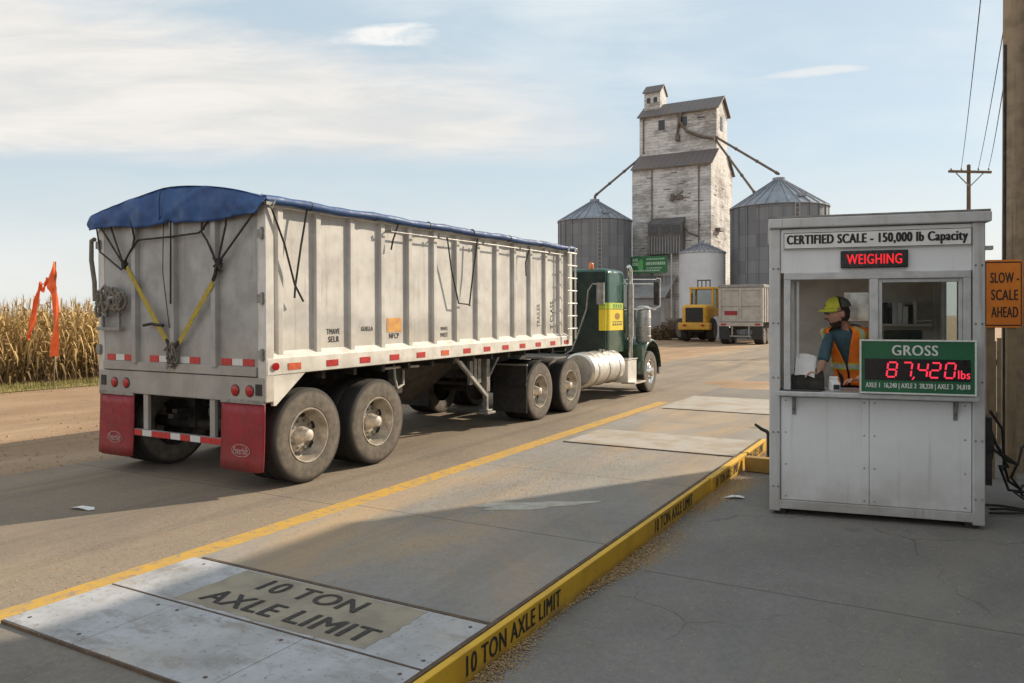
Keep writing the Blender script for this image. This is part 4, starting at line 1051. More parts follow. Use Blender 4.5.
mo = thing('monitor', 'dark monitor on a stalk inside the booth, standing in for reflections in the right pane', 'monitor', BW(1.42, .62, 1.3), (0, 0, BTH+.12))  # monitor and shelf below are added in place of reflections in the pane
MB().span((-.2, -.02, .42), (.2, .03, .72)).build('screen_case', M('dark_green_plastic', (.03, .045, .03), (.02, .03, .02), .5), mo, bevel=.015)
MB().span((-.03, 0, .05), (.03, .04, .5)).build('stalk', mt['dark'], mo); MB().span((-.14, -.1, .0), (.14, .14, .05)).build('base', mt['dark'], mo, bevel=.01)
sl = thing('wall_shelf', 'pale shelf with stacked binders on the back wall inside the booth', 'shelf', BW(1.62, 1.75, 2.05), (0, 0, BTH))
MB().span((-.28, -.12, 0), (.28, .18, .03)).build('board', mt['bwall'], sl)
rz_ = random.Random(12); x = -.26
for k in range(7):
    q = rz_.uniform(.04, .075); MB().span((x, -.08, .031), (x+q-.006, .16, .031+rz_.uniform(.2, .3))).build('binder', mt[rz_.choice(['bwall', 'dark', 'greend', 'frame'])], sl); x += q
MB().span((1.02, .5, 1.24), (1.98, .95, 1.3)).build('desk', mt['btrim'], bo)
# ------------------------------------------------------------------ the weigh clerk leaning on the counter
mt['skin'] = M('tanned_skin', (.58, .33, .225), (.5, .26, .17), .55, 0, 14)
mt['shirt'] = M('blue_grey_shirt', (.07, .135, .16), (.05, .1, .125), .9, 0, 12)
mt['vest'] = M('orange_safety_vest', (1., .24, .02), (.95, .2, .018), .75, 0, 10)
mt['tape'] = M('pale_reflective_tape', (.55, .6, .5), (.46, .5, .42), .5, 0, 20)
mt['vlime'] = M('lime_vest_trim', (.62, .66, .06), (.5, .55, .05), .75, 0, 20)
mt['hair'] = M('dark_brown_hair', (.05, .03, .018), (.03, .018, .011), .8, 0, 50)
mt['capf'] = M('lime_cap_front', (.66, .66, .06), (.56, .57, .05), .8, 0, 20)
mt['capb'] = M('grey_cap_mesh', (.13, .135, .11), (.1, .105, .085), .9, 0, 60)
mt['jean'] = M('dark_denim', (.03, .04, .065), (.02, .03, .05), .9, 0, 20)
mt['paper'] = M('white_paper', (.74, .74, .72), (.66, .66, .64), .8, 0, 6)
PO = Vector((.85, .6, .58))
pe = thing('person', 'bearded man in orange safety vest and lime cap leaning at the booth window with papers', 'person', BW(*PO), (0, 0, BTH))
def L(x, y, z): return Vector((x, y, z)) - PO
def skin(name, nodes, edges, mat, parent, levels=2, root=0):
    me = bpy.data.meshes.new(name); me.from_pydata([n_[0] for n_ in nodes], edges, [])
    me.materials.append(mat)
    o = bpy.data.objects.new(name, me); COL.objects.link(o); o.parent = parent
    sk = o.modifiers.new('skin', 'SKIN'); sk.use_smooth_shade = True; sk.branch_smoothing = .6
    for i, n_ in enumerate(nodes):
        d = me.skin_vertices[0].data[i]; d.radius = (n_[1], n_[2] if len(n_) > 2 else n_[1]); d.use_root = (i == root)
    su = o.modifiers.new('sub', 'SUBSURF'); su.levels = levels; su.render_levels = levels
    return o
def bake(o):
    dg = bpy.context.evaluated_depsgraph_get(); dg.update()
    me = bpy.data.meshes.new_from_object(o.evaluated_get(dg)); o.modifiers.clear(); o.data = me
    me.polygons.foreach_set('use_smooth', [True]*len(me.polygons)); return o
pelv, waist, chest, neckb = L(.93, .78, 1.5), L(.90, .70, 1.71), L(.845, .57, 1.92), L(.80, .495, 2.06)
shR, shL = L(.645, .495, 1.975), L(1.045, .565, 2.01)
elR, wrR = L(.545, .30, 1.60), L(.49, .10, 1.535)
elL, wrL = L(1.10, .27, 1.59), L(.885, .10, 1.49)
hipR, hipL = L(.83, .80, 1.47), L(1.04, .84, 1.47); knR, knL = L(.80, .72, 1.06), L(1.05, .78, 1.05); anR, anL = L(.80, .88, .66), L(1.06, .90, .66)
toR, toL = L(.76, .72, .615), L(1.04, .74, .615)
neck = L(.77, .46, 2.11)
nodes = [(pelv, .14, .12), (waist, .12, .1), (chest, .115, .085), (neckb, .062, .062), (neck, .068, .068), (L(.75, .44, 2.16), .068),
         (shR, .042), (elR, .046), (wrR, .031), (shL, .045), (elL, .046), (wrL, .031),
         (hipR, .085), (knR, .06), (anR, .042), (toR, .035), (hipL, .085), (knL, .06), (anL, .042), (toL, .035)]
edges = [(0, 1), (1, 2), (2, 3), (3, 4), (4, 5), (2, 6), (6, 7), (7, 8), (2, 9), (9, 10), (10, 11), (0, 12), (12, 13), (13, 14), (14, 15), (0, 16), (16, 17), (17, 18), (18, 19)]
body = bake(skin('body', nodes, edges, mt['skin'], pe))
# head: ellipsoid shaped into brow, cheeks, jaw and nose, turned to the left of the window and a little down
hf = Vector((-.955, -.27, -.12)).normalized(); hu = Vector((0, 0, 1)); hl = hu.cross(hf).normalized(); hu = hf.cross(hl).normalized()
HM = Matrix((hf, hl, hu)).transposed()*1.26          # columns: forward, left, up
HC = L(.725, .41, 2.215); HS = 1.2
def hp(f, l, u): return HC + HM @ Vector((f, l, u))
def face(d, q):
    q = q.copy()
    if d.z < -.1: q.y *= 1-.28*min(1, (-d.z-.1)*1.3); q.x *= 1-.08*(-d.z)
    if d.x > .3:
        q.x += .006*math.exp(-((d.z-.22)/.12)**2)          # brow
        q.x -= .010*math.exp(-((d.z-.03)/.10)**2)*(.35+.65*min(1, abs(d.y)*4))   # eye sockets
        q.x += .024*math.exp(-((d.z+.16)/.14)**2)*math.exp(-(d.y/.16)**2)        # nose
        q.x += .006*math.exp(-((d.z+.45)/.08)**2)*math.exp(-(d.y/.3)**2)         # lips
        q.x += .008*math.exp(-((d.z+.78)/.12)**2)                               # chin
    return q
hb = MB().ell(HC, (.098, .076, .122), HM, 36, 28, push=face)
for sg in (-1, 1):   # ears
    hb.ell(hp(-.012, sg*.078, -.012), (.020, .010, .032), HM, 12, 10)
# hands: palm and five jointed fingers each
def hand(wr, fwd, palm_n, curl, thumb_side, sc=1.):
    """wr wrist, fwd along the palm, palm_n normal the fingers curl towards"""
    f = fwd.normalized(); pn_ = (palm_n - f*palm_n.dot(f)).normalized(); sd_ = f.cross(pn_)
    hb2 = MB()
    m = Matrix((f, sd_, pn_)).transposed()
    hb2.ell(wr+f*.048*sc, (.055*sc, .042*sc, .017*sc), m, 16, 10)
    for k, (off, ln) in enumerate(((-.030, .072), (-.010, .080), (.011, .075), (.030, .058))):
        p = wr+f*.082*sc+sd_*off*sc; pts = [p - f*.02*sc, p]; a = .15
        for j in range(3):
            a += curl*(.7+.25*j); p = p+(f*math.cos(a)+pn_*math.sin(a))*ln*sc*(.42, .32, .26)[j]; pts.append(p)
        hb2.tube(pts, [.0095*sc, .0098*sc, .009*sc, .0082*sc, .006*sc], 8)
    b0 = wr+f*.03*sc+sd_*thumb_side*.036*sc
    hb2.tube([b0-sd_*thumb_side*.012*sc, b0+(f*.022+sd_*thumb_side*.022+pn_*.012)*sc, b0+(f*.05+sd_*thumb_side*.026+pn_*.028)*sc, b0+(f*.072+sd_*thumb_side*.018+pn_*.036)*sc], [.013*sc, .0115*sc, .0105*sc, .007*sc], 8)
    return hb2
h1 = hand(wrR, Vector((-.75, -.25, .1)), Vector((-.15, -.5, -.6)), .42, -1)
h2 = hand(wrL, Vector((-.95, .02, -.12)), Vector((0, -.25, -1)), .38, 1)
# join head and hands into the one body mesh
bm = bmesh.new(); bm.from_mesh(body.data)
for part in (hb, h1, h2):
    vv = [bm.verts.new(p) for p in part.v]
    for f in part.f:
        try: bm.faces.new([vv[i] for i in f]).smooth = True
        except ValueError: pass
bmesh.ops.recalc_face_normals(bm, faces=bm.faces); bm.to_mesh(body.data); bm.free()
for p in body.data.polygons: p.use_smooth = True
# eyes, brows, mouth
for sg in (-1, 1):
    MB().ell(hp(.083, sg*.030, .012), (.011, .012, .010), HM, 12, 8).build('eye', mt['white'], pe, smooth=60)
    MB().ell(hp(.0925, sg*.031, .011), (.003, .0055, .0055), HM, 10, 8).build('pupil', mt['ink'], pe)
b = MB()
for sg in (-1, 1): b.tube([hp(.094, sg*.012, .033), hp(.094, sg*.03, .038), hp(.078, sg*.052, .032)], .0055, 6)
b.build('eyebrow', mt['hair'], pe, smooth=60)
MB().tube([hp(.088, -.022, -.058), hp(.097, 0, -.056), hp(.088, .022, -.058)], .0045, 6).build('mouth', M('lip', (.3, .12, .09)), pe, smooth=60)
rb = random.Random(4)
def beard_push(d, q):
    q = face(d, q); return q*(1.09+.035*math.sin(d.x*31+d.y*27)*math.sin(d.z*37))
MB().ell(HC-HM@Vector((0, 0, .008)), (.098, .077, .124), HM, 44, 40, keep=lambda d: (d.z < -.36-.22*max(0, d.x) and d.x > -.05 and not (d.x > .62 and -.56 < d.z < -.47 and abs(d.y) < .22)) or (-.38 < d.z < .05 and -.02 < d.x < .12), push=beard_push).build('beard', mt['hair'], pe, smooth=70)
MB().tube([hp(.108, -.03, -.046), hp(.114, 0, -.040), hp(.108, .03, -.046)], .007, 6).build('moustache', mt['hair'], pe, smooth=60)
MB().ell(HC, (.104, .081, .126), HM, 32, 24, keep=lambda d: d.x < .08 and d.z > -.62, push=lambda d, q: q*(1+.02*math.sin(d.y*40+d.z*33))).build('hair', mt['hair'], pe, smooth=70)
# glasses
b = MB()
for sg in (-1, 1):
    b.tube([hp(.101, sg*.032+.021*math.cos(a), .012+.017*math.sin(a)) for a in [2*PI*k/14 for k in range(15)]], .0028, 5)
    b.tube([hp(.099, sg*.053, .018), hp(.05, sg*.078, .02), hp(-.015, sg*.083, .012)], .003, 5)
b.tube([hp(.103, -.011, .016), hp(.107, 0, .02), hp(.103, .011, .016)], .0028, 5)
gs = b.build('glasses', mt['ink'], pe, smooth=60)
for sg in (-1, 1): MB().ell(hp(.1, sg*.032, .012), (.0015, .020, .016), HM, 14, 8).build('lens', mt['cabglass'], gs, smooth=60)
# cap: lime front, grey mesh back, brim
KC = hp(-.006, 0, .048)
cap = MB().ell(KC, (.114, .090, .098), HM, 40, 24, keep=lambda d: d.z > -.02 and d.x > .02, push=lambda d, q: Vector((q.x, q.y, q.z*(1.0+.10*max(0, d.x))))).build('cap', mt['capf'], pe, smooth=60)
MB().ell(KC, (.1135, .0895, .098), HM, 40, 24, keep=lambda d: d.z > -.06 and d.x < .06).build('cap_back', mt['capb'], cap, smooth=60)
b = MB(); vs = []; m = 15
for i in range(m):
    a = -PI/2*.86+PI*.86*i/(m-1)
    for q in (0, .5, 1.):
        vs.append(KC+HM@Vector((.10*math.cos(a)*1.05+q*.08*math.cos(a), .088*math.sin(a), .002-.016*q*q-.022*abs(math.sin(a))**2*q)))
b.add(vs, [(3*i+j, 3*i+j+1, 3*i+j+4, 3*i+j+3) for i in range(m-1) for j in range(2)])
br = b.build('brim', mt['capf'], cap, smooth=60); sm = br.modifiers.new('thick', 'SOLIDIFY'); sm.thickness = .006
MB().ell(KC+HM@Vector((-.004, 0, .10)), (.008, .008, .006), HM, 8, 6).build('cap_button', mt['capb'], cap)
MB().tube([KC+HM@Vector((.113, -.02, .03)), KC+HM@Vector((.116, 0, .03)), KC+HM@Vector((.113, .02, .03))], .005, 5).build('cap_badge', mt['ink'], cap)
# clothes follow the same skeleton a little fuller
sh_nodes = [(L(.93, .78, 1.48), .155, .135), (waist, .155, .13), (chest, .185, .148), (L(.79, .485, 2.085), .105, .104), (shR, .07), (shR.lerp(elR, .55), .068), (shR.lerp(elR, .86), .066), (shL, .078), (shL.lerp(elL, .55), .068), (shL.lerp(elL, .86), .066)]
bake(skin('shirt', sh_nodes, [(0, 1), (1, 2), (2, 3), (2, 4), (4, 5), (5, 6), (2, 7), (7, 8), (8, 9)], mt['shirt'], pe))
bake(skin('trousers', [(pelv, .155, .135), (hipR, .1), (knR, .078), (anR, .065), (hipL, .1), (knL, .078), (anL, .065)], [(0, 1), (1, 2), (2, 3), (0, 4), (4, 5), (5, 6)], mt['jean'], pe))
for a_, t_ in ((anR, toR), (anL, toL)):
    MB().tube([a_+Vector((0, .03, 0)), a_.lerp(t_, .5)+Vector((0, 0, -.005)), t_], [.05, .05, .042], 10).build('boot', mt['hair'], pe, smooth=60)
# vest: shell hung on chest and shoulders, open in a V down the front, with tape bands
cf = Vector((-.42, -.907, 0)).normalized(); cr = Vector((cf.y, -cf.x, 0)) * -1    # chest forward; cr towards his left hand
if cr.x < 0: cr = -cr
def vest_ring(z):
    """centre and half sizes of the torso at booth height z"""
    k = min(max((z-1.48)/(2.07-1.48), 0), 1)
    c = L(.93, .78, 1.48).lerp(L(.812, .52, 2.07), k); c.z = z-PO.z
    ps = [(0, .20, .150), (.4, .205, .158), (.72, .255, .182), (.86, .28, .18), (.95, .242, .165), (1., .11, .09)]
    for (a, w0, d0), (b_, w1, d1) in zip(ps, ps[1:]):
        if a <= k <= b_: q = (k-a)/(b_-a); return c, w0+(w1-w0)*q, d0+(d1-d0)*q
def vest_pt(z, a, off=0.):
    c, wd, dp = vest_ring(z); ca, sa = math.cos(a), math.sin(a)
    ex_ = .8
    u_ = math.copysign(abs(sa)**ex_, sa); v_ = math.copysign(abs(ca)**ex_, ca)
    wr_ = .004*math.sin(a*9+z*31)+.003*math.sin(a*5-z*47)
    return c + cr*u_*(wd+off+wr_) + cf*v_*(dp+off+wr_)
def vest_piece(z0, z1, a0f, a1f, off, nz=16, na=40):
    b = MB(); vs = []
    for i in range(nz+1):
        z = z0+(z1-z0)*i/nz
        for j in range(na+1):
            a = a0f(z)+(a1f(z)-a0f(z))*j/na; vs.append(vest_pt(z, a, off))
    return b.add(vs, [(i*(na+1)+j, i*(na+1)+j+1, (i+1)*(na+1)+j+1, (i+1)*(na+1)+j) for i in range(nz) for j in range(na)])
vopen = lambda z: .03+max(0, (z-1.62))*.95
ve = vest_piece(1.38, 2.068, vopen, lambda z: 2*PI-vopen(z), .012, 18, 60).build('safety_vest', mt['vest'], pe, smooth=70)
sm = ve.modifiers.new('thick', 'SOLIDIFY'); sm.thickness = .008
def tape(z0, z1, a0, a1, off, m, nm='reflective_band', nz=6, na=30):
    vest_piece(z0, z1, a0, a1, off, nz, na).build(nm, mt[m], ve, smooth=70, recalc=False)
for z in (1.60,):
    tape(z-.04, z+.04, vopen, lambda q: 2*PI-vopen(q), .0185, 'vlime', 'trim_band', 3, 60); tape(z-.025, z+.025, vopen, lambda q: 2*PI-vopen(q), .022, 'tape', 'reflective_band', 3, 60)
for sg in (-1, 1):
    ce = lambda z: sg*(.82+.05*math.sin(z*8))
    tape(1.645, 2.06, lambda z: ce(z)-.16, lambda z: ce(z)+.16, .0185, 'vlime', 'trim_band', 14, 8); tape(1.645, 2.061, lambda z: ce(z)-.09, lambda z: ce(z)+.09, .022, 'tape', 'reflective_band', 14, 6)
    # shoulder cape of the vest
    s_ = shR if sg < 0 else shL
# what he holds
pp = thing('paper_sheets', 'white paper sheets held up in the right hand of the man in the booth', 'paper', BW(.36, .06, 1.63), (R(-14), R(9), BTH+.2))
for k in range(2):
    b = MB(); vs = []
    for i in range(7):
        for j in range(7): vs.append((-.10+.2*i/6+.012*k, .01*math.sin(i*.8)+.006*k, -.12+.24*j/6+.02*math.sin(i*.5)))
    b.add(vs, [(i*7+j, i*7+j+1, i*7+j+8, i*7+j+7) for i in range(6) for j in range(6)])
    b.build('sheet', mt['paper'], pp, smooth=60)
dv = thing('card_reader', 'small white card terminal with paper roll on the counter under his left hand', 'terminal', BW(.66, .04, 1.367), (R(0), 0, BTH+.25))
MB().prism([(-.05, 0), (-.06, .08), (.03, .13), (.06, .11), (.06, 0)], lambda a, c: (-.045, a, c), lambda a, c: (.045, a, c)).build('case', mt['paper'], dv, bevel=.01)
MB().span((-.03, -.066, .02), (.03, -.0565, .07)).build('keypad', mt['ink'], dv)
MB().cyl((-.04, .03, .13), (.04, .03, .13), .025, n=14).build('paper_roll', mt['paper'], dv, smooth=40)
# ------------------------------------------------------------------ cornfield: far more plants than one could count
def corn_mat():
    n = NT('dry_corn')
    g = n.n('ShaderNodeNewGeometry'); rnd = g.outputs['Random Per Island']
    c = n.mix(n.ramp(rnd, .15, .85), (.53, .365, .15), (.29, .18, .068))
    c = n.mix(n.ramp(n.noise(6, 4), .4, .7), c, (.56, .415, .2))
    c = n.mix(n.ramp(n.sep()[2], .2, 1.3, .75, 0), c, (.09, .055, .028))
    return n.done(c, .85, 0, .2)
mt['corn'] = corn_mat()
rc = random.Random(21)
b = MB()
def strip(pts, ws, side):
    vs = []
    for p, w_ in zip(pts, ws): vs += [p-side*w_/2, p+side*w_/2]
    b.add(vs, [(2*i, 2*i+1, 2*i+3, 2*i+2) for i in range(len(pts)-1)])
def corn(x, y, h, full):
    lean = Vector((rc.gauss(0, .06), rc.gauss(0, .06), 1)); p0 = Vector((x, y, 0))
    a = rc.uniform(0, PI); s1 = Vector((math.cos(a), math.sin(a), 0)); s2 = Vector((-s1.y, s1.x, 0))
    top = p0+lean*h*.86
    strip([p0, p0+lean*h*.5, top], [.03, .026, .012], s1)
    if full: strip([p0, p0+lean*h*.5, top], [.03, .026, .012], s2)
    az = rc.uniform(0, PI)
    nl = 11 if full else 6
    for i in range(nl):
        z = (.10+.78*i/nl if full else .4+.5*i/nl)*h; az += PI+rc.gauss(0, .5)
        d = Vector((math.cos(az), math.sin(az), 0)); side = Vector((-d.y, d.x, rc.uniform(-.4, .4))).normalized()
        L_ = rc.uniform(.35, .75); up = rc.uniform(.1, .32); dr = rc.uniform(.25, .75)
        base = p0+lean*z; pts = []
        for q in (0, .3, .6, .85, 1.):
            pts.append(base+d*L_*q*(1-.25*q)+Vector((0, 0, up*math.sin(q*PI*.8)-dr*q*q*q))+side*rc.gauss(0, .03)*q)
        wd = rc.uniform(.045, .08)
        strip(pts, [wd*.5, wd, wd*.85, wd*.5, .008], side)
    for i in range(5 if full else 3):
        az = rc.uniform(0, 2*PI); d = Vector((math.cos(az), math.sin(az), 0)); k = rc.uniform(.02, .16)
        strip([top, top+Vector((0, 0, h*.08))+d*k*.4, top+Vector((0, 0, rc.uniform(.09, .15)*h))+d*k], [.016, .016, .006], Vector((-d.y, d.x, 0)))
    if full and rc.random() < .8:
        az = rc.uniform(0, 2*PI); d = Vector((math.cos(az), math.sin(az), 0)); q = p0+lean*h*rc.uniform(.38, .5)+d*.04
        b.tube([q, q+d*.05-Vector((0, 0, .1)), q+d*.07-Vector((0, 0, .24))], [.02, .032, .01], 5)
for row in range(15):
    t_ = 16.9+.62*row
    s_ = -8.
    while s_ < 34:
        s_ += rc.uniform(.11, .22)*(1 if row < 6 else 1.5)
        near = 0 < s_ < 17
        if not near and rc.random() < .45: continue
        corn(s_+rc.gauss(0, .04), t_+rc.gauss(0, .07), rc.gauss(2.40, .2)*(1 if rc.random() > .06 else rc.uniform(.55, .8)), row < 5 and near)
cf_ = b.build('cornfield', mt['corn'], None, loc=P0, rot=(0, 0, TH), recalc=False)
tag(cf_, 'standing field of dry tan corn to the left behind the trailer', 'cornfield', kind='stuff')

# ------------------------------------------------------------------ orange wind streamer on a pole
fx, fy = -12.85, 21.5
fl = thing('wind_streamer', 'two long orange cloth streamers hanging from a thin pole in front of the corn', 'flag', (fx, fy, 0), (0, 0, 0))
mt['orange'] = M('orange_nylon', (.9, .165, .04), (.78, .12, .03), .6, 0, 5)
mt['wood'] = M('weathered_pole_wood', (.17, .115, .07), (.11, .075, .048), .9, 0, 5, streak=((.05, .035, .022), .7), bump=.3, bscale=14)
MB().tube([(-.05, 0, 0), (0, 0, 1.8), (0, 0, 3.56)], .022, 8).build('pole', mt['wood'], fl, smooth=60)
MB().tube([(0, 0, 2.75), (-.2, -.02, 2.86), (-.42, -.02, 2.98)], .012, 6).build('side_arm', mt['wood'], fl, smooth=60)
def stream(rows):
    # (height, left edge, right edge) of a thin cloth, with creases along it
    b = MB(); vs = []; N_ = 30
    for i in range(N_+1):
        q = i/N_*(len(rows)-1); k = min(int(q), len(rows)-2); f = q-k
        z, xl, xr = [rows[k][c]+(rows[k+1][c]-rows[k][c])*f for c in range(3)]
        for j in range(9):
            e = j/8
            vs.append((xl+(xr-xl)*e, -.05+.035*math.sin(e*7+i*.35)+.02*math.sin(i*.9+e*3), z+.015*math.sin(e*9+i)))
    b.add(vs, [(i*9+j, i*9+j+1, i*9+j+10, i*9+j+9) for i in range(N_) for j in range(8)])
    return b.build('streamer', mt['orange'], fl, smooth=70)
PX = .007
def rows(*r): return [(3.56-(y_-55)*PX, (l_-222)*PX, (r_-222)*PX) for y_, l_, r_ in r]
stream(rows((55, 218, 222), (100, 203, 229), (140, 190, 232), (165, 198, 233), (190, 212, 235), (290, 218, 238), (360, 211, 241), (435, 203, 245)))
stream(rows((136, 160, 170), (150, 158, 172), (180, 150, 168), (240, 135, 158), (310, 118, 140), (350, 112, 128), (368, 116, 121)))
stream(rows((120, 186, 206), (150, 178, 190), (178, 172, 184), (160, 164, 176), (140, 160, 168)))
# ------------------------------------------------------------------ wooden grain elevator
def board_mat(name, c1, c2, wear):
    n = NT(name); x, y, z = n.sep()
    zz = n.math('DIVIDE', z, .30); row = n.math('FLOOR', zz)
    cv = n.n('ShaderNodeCombineXYZ'); n.l(n.math('MULTIPLY', n.math('ADD', x, y), .22), cv.inputs[0]); n.l(n.math('MULTIPLY', row, 3.71), cv.inputs[1])
    nb = n.noise(1.3, 3, .6, cv.outputs[0])
    big = n.noise(.24, 7, .65); fine = n.noise(1.6, 8, .7, n.map((1, 1, 4)))
    f = n.math('ADD', n.math('ADD', n.math('MULTIPLY', nb, .5), n.math('MULTIPLY', big, .95)), n.math('MULTIPLY', fine, .65))
    col = n.mix(n.ramp(f, .92, 1.22), c1, c2)
    sv_ = n.noise(.8, 6, .7, n.map((2.2, 2.2, .12)))
    col = n.mix(n.math('MULTIPLY', n.ramp(sv_, .55, .75), .5), col, (.16, .13, .10))
    ln = n.ramp(n.math('FRACT', zz), .0, .16, 1, 0)
    col = n.mix(n.math('MULTIPLY', ln, n.ramp(fine, .35, .6, .3, .75)), col, (.10, .085, .07))
    return n.done(col, .85, 0, .2)
mt['board'] = board_mat('peeling_white_boards', (.63, .625, .61), (.29, .275, .255), .5)
def roof_mat(name, c1, c2, step=.6, axis=0):
    n = NT(name); x = n.sep()[axis]
    ln = n.ramp(n.math('ABSOLUTE', n.math('SUBTRACT', n.math('FRACT', n.math('DIVIDE', x, step)), .5)), .40, .49)
    col = n.mix(n.ramp(n.noise(.7, 7, .65), .38, .64), c1, c2)
    col = n.mix(n.math('MULTIPLY', ln, .5), col, tuple(q*.45 for q in c1))
    return n.done(col, .6, .15)
mt['roofm'] = roof_mat('rusty_tin_roof', (.135, .125, .125), (.165, .13, .115))
mt['cor'] = roof_mat('grey_corrugated_sheet', (.33, .335, .34), (.25, .245, .24), .35)
mt['pane'] = M('dark_window_pane', (.03, .032, .035), (.05, .05, .05), .15, 0, 3)
mt['pipe'] = M('rusty_spout_pipe', (.12, .095, .075), (.17, .13, .10), .7, .2, 2)
EA = R(-30); EC = Vector((19.8, 76.0, 0)); EW, ED = 8.3, 8.4
e0 = EC - Vector((EW*math.cos(EA), EW*math.sin(EA), 0))
el = thing('grain_elevator', 'tall weathered white wooden grain elevator with stepped gable roofs', 'grain elevator', e0, (0, 0, EA))
def EL(x, y, z): c, q = math.cos(EA), math.sin(EA); return Vector((e0.x+x*c-y*q, e0.y+x*q+y*c, z))
yb0, yb1, yr = 2.1, 6.3, 4.2
b = MB().prism([(0, -.3), (ED, -.3), (ED, 17.3), (yb1, 18.85), (yb0, 18.85), (0, 17.3)], lambda a, c: (0, a, c), lambda a, c: (EW, a, c)); b.build('lower_wall', mt['board'], el)
for y0, y1 in ((-.35, yb0), (ED+.35, yb1)):
    b = MB(); sg = -1 if y0 < 1 else 1
    b.prism([(y0, 17.12), (y1, 18.92), (y1, 19.04), (y0, 17.24)], lambda a, c: (-.06, a, c), lambda a, c: (EW+.25, a, c)); b.build('lower_roof', mt['roofm'], el)
MB().prism([(yb0, 18.8), (yb1, 18.8), (yb1, 23.25), (yr, 24.7), (yb0, 23.25)], lambda a, c: (.02, a, c), lambda a, c: (EW-.02, a, c)).build('upper_wall', mt['board'], el)
for y0 in (yb0-.35, yb1+.35):
    MB().prism([(y0, 23.05), (yr, 24.78), (yr, 24.9), (y0, 23.17)], lambda a, c: (-.15, a, c), lambda a, c: (EW+.3, a, c)).build('upper_roof', mt['roofm'], el)
hh = MB().prism([(3.2, 24.), (5.2, 24.), (5.2, 26.1), (4.2, 26.95), (3.2, 26.1)], lambda a, c: (.15, a, c), lambda a, c: (1.95, a, c)).build('head_house', mt['board'], el)
for y0 in (3.0, 5.4): MB().prism([(y0, 25.98), (4.2, 26.95), (4.2, 27.07), (y0, 26.1)], lambda a, c: (0, a, c), lambda a, c: (2.1, a, c)).build('head_roof', mt['roofm'], hh)
for x in (.65, 1.4): MB().span((x-.2, 3.17, 24.95), (x+.2, 3.198, 25.5)).build('window', mt['pane'], hh)
for x, z, w_, h_ in ((2.5, 22.1, .9, 1.3), (4.9, 22.2, .9, 1.2), (6.7, 22.4, 1., .35)):
    f = MB().span((x-w_/2, yb0-.06, z-h_/2), (x+w_/2, yb0-.003, z+h_/2)).build('window', mt['board'], el)
    MB().span((x-w_/2+.1, yb0-.075, z-h_/2+.1), (x+w_/2-.1, yb0-.062, z+h_/2-.1)).build('pane', mt['pane'], f)
MB().span((EW-.015, 3.6, 21.2), (EW+.03, 4.3, 22.6)).build('window', mt['pane'], el)
MB().span((EW+.003, 1.6, 10.6), (EW+.5, 3.2, 10.9)).build('canopy', mt['roofm'], el)
# loose boards and stains left where battens are missing
re_ = random.Random(31); mlb = M('bare_grey_board', (.2, .17, .14), (.14, .12, .1), .9)
for i in range(34):
    x = re_.uniform(.2, EW-.9); z = re_.uniform(7, 17); MB().span((x, -.035, z), (x+re_.uniform(.2, .8), -.004, z+.08)).build('loose_board', mlb, el)
for i in range(14):
    y = re_.uniform(.2, ED-.9); z = re_.uniform(4, 17); MB().span((EW+.004, y, z), (EW+.03, y+re_.uniform(.3, 1.1), z+.1)).build('loose_board', mlb, el)
b = MB()
for x in (4.2, 4.7, 5.1): b.span((x, -.2, 13.7+.2*math.sin(x*3)), (x+.35, -.005, 14.1+.3*math.sin(x*5)))
b.bar((5.5, -.12, 14.6), (4.1, -.12, 13.75), .07, .1); b.build('pulley_block', mt['pipe'], el)
MB().tube([(.5, yb0-.1, 22.9), (.5, yb0-.1, 19.3)], .07, 6).build('downpipe', mt['pipe'], el)
MB().tube([(2.2, -.12, 17), (2.2, -.12, 3)], .06, 6).build('downpipe', mt['pipe'], el); MB().tube([(7.1, -.12, 17), (7.1, -.12, 9)], .06, 6).build('downpipe', mt['pipe'], el)
# dark tin hood and loading rack half way up the front
ho = MB().prism([(0, 8.2), (-1.1, 8.2), (-1.1, 11.3), (0, 12.0)], lambda a, c: (2.1, min(a, -.003), c), lambda a, c: (5.7, min(a, -.003), c)).build('tin_hood', M('dark_tin', (.085, .085, .088), (.13, .12, .115), .7, .1, 1.2), el)
b = MB()
for k in range(12): b.span((2.2+.29*k, -1.14, 8.25), (2.28+.29*k, -1.101, 10.0))
b.build('slat', mt['cor'], ho)
for x in (2.7, 4.0, 5.1): MB().span((x-.4, -1.13, 10.3), (x+.4, -1.101, 11.1)).build('window', mt['pane'], ho)
b = MB().tube([(5.7, -.6, 11.2), (6.2, -.7, 10.3), (7.2, -.5, 9.9)], .1, 8); b.build('spout_arm', mt['pipe'], ho, smooth=60)
# distributor pipe curving down the front of the cupola
b = MB().tube([(4.6, yb0-.2, 23.0), (4.5, yb0-.35, 22.2), (5.4, yb0-.6, 21.0), (7.0, yb0-.7, 20.2), (8.3, yb0-.8, 19.9)], .17, 10)
b.tube([(4.45, yb0-.15, 22.6), (4.2, yb0-.2, 20.6), (4.3, yb0-.2, 20.2)], .13, 8); b.span((4.1, yb0-.45, 20.2), (4.5, yb0-.05, 20.8)); b.build('distributor_pipe', mt['pipe'], el, smooth=60)
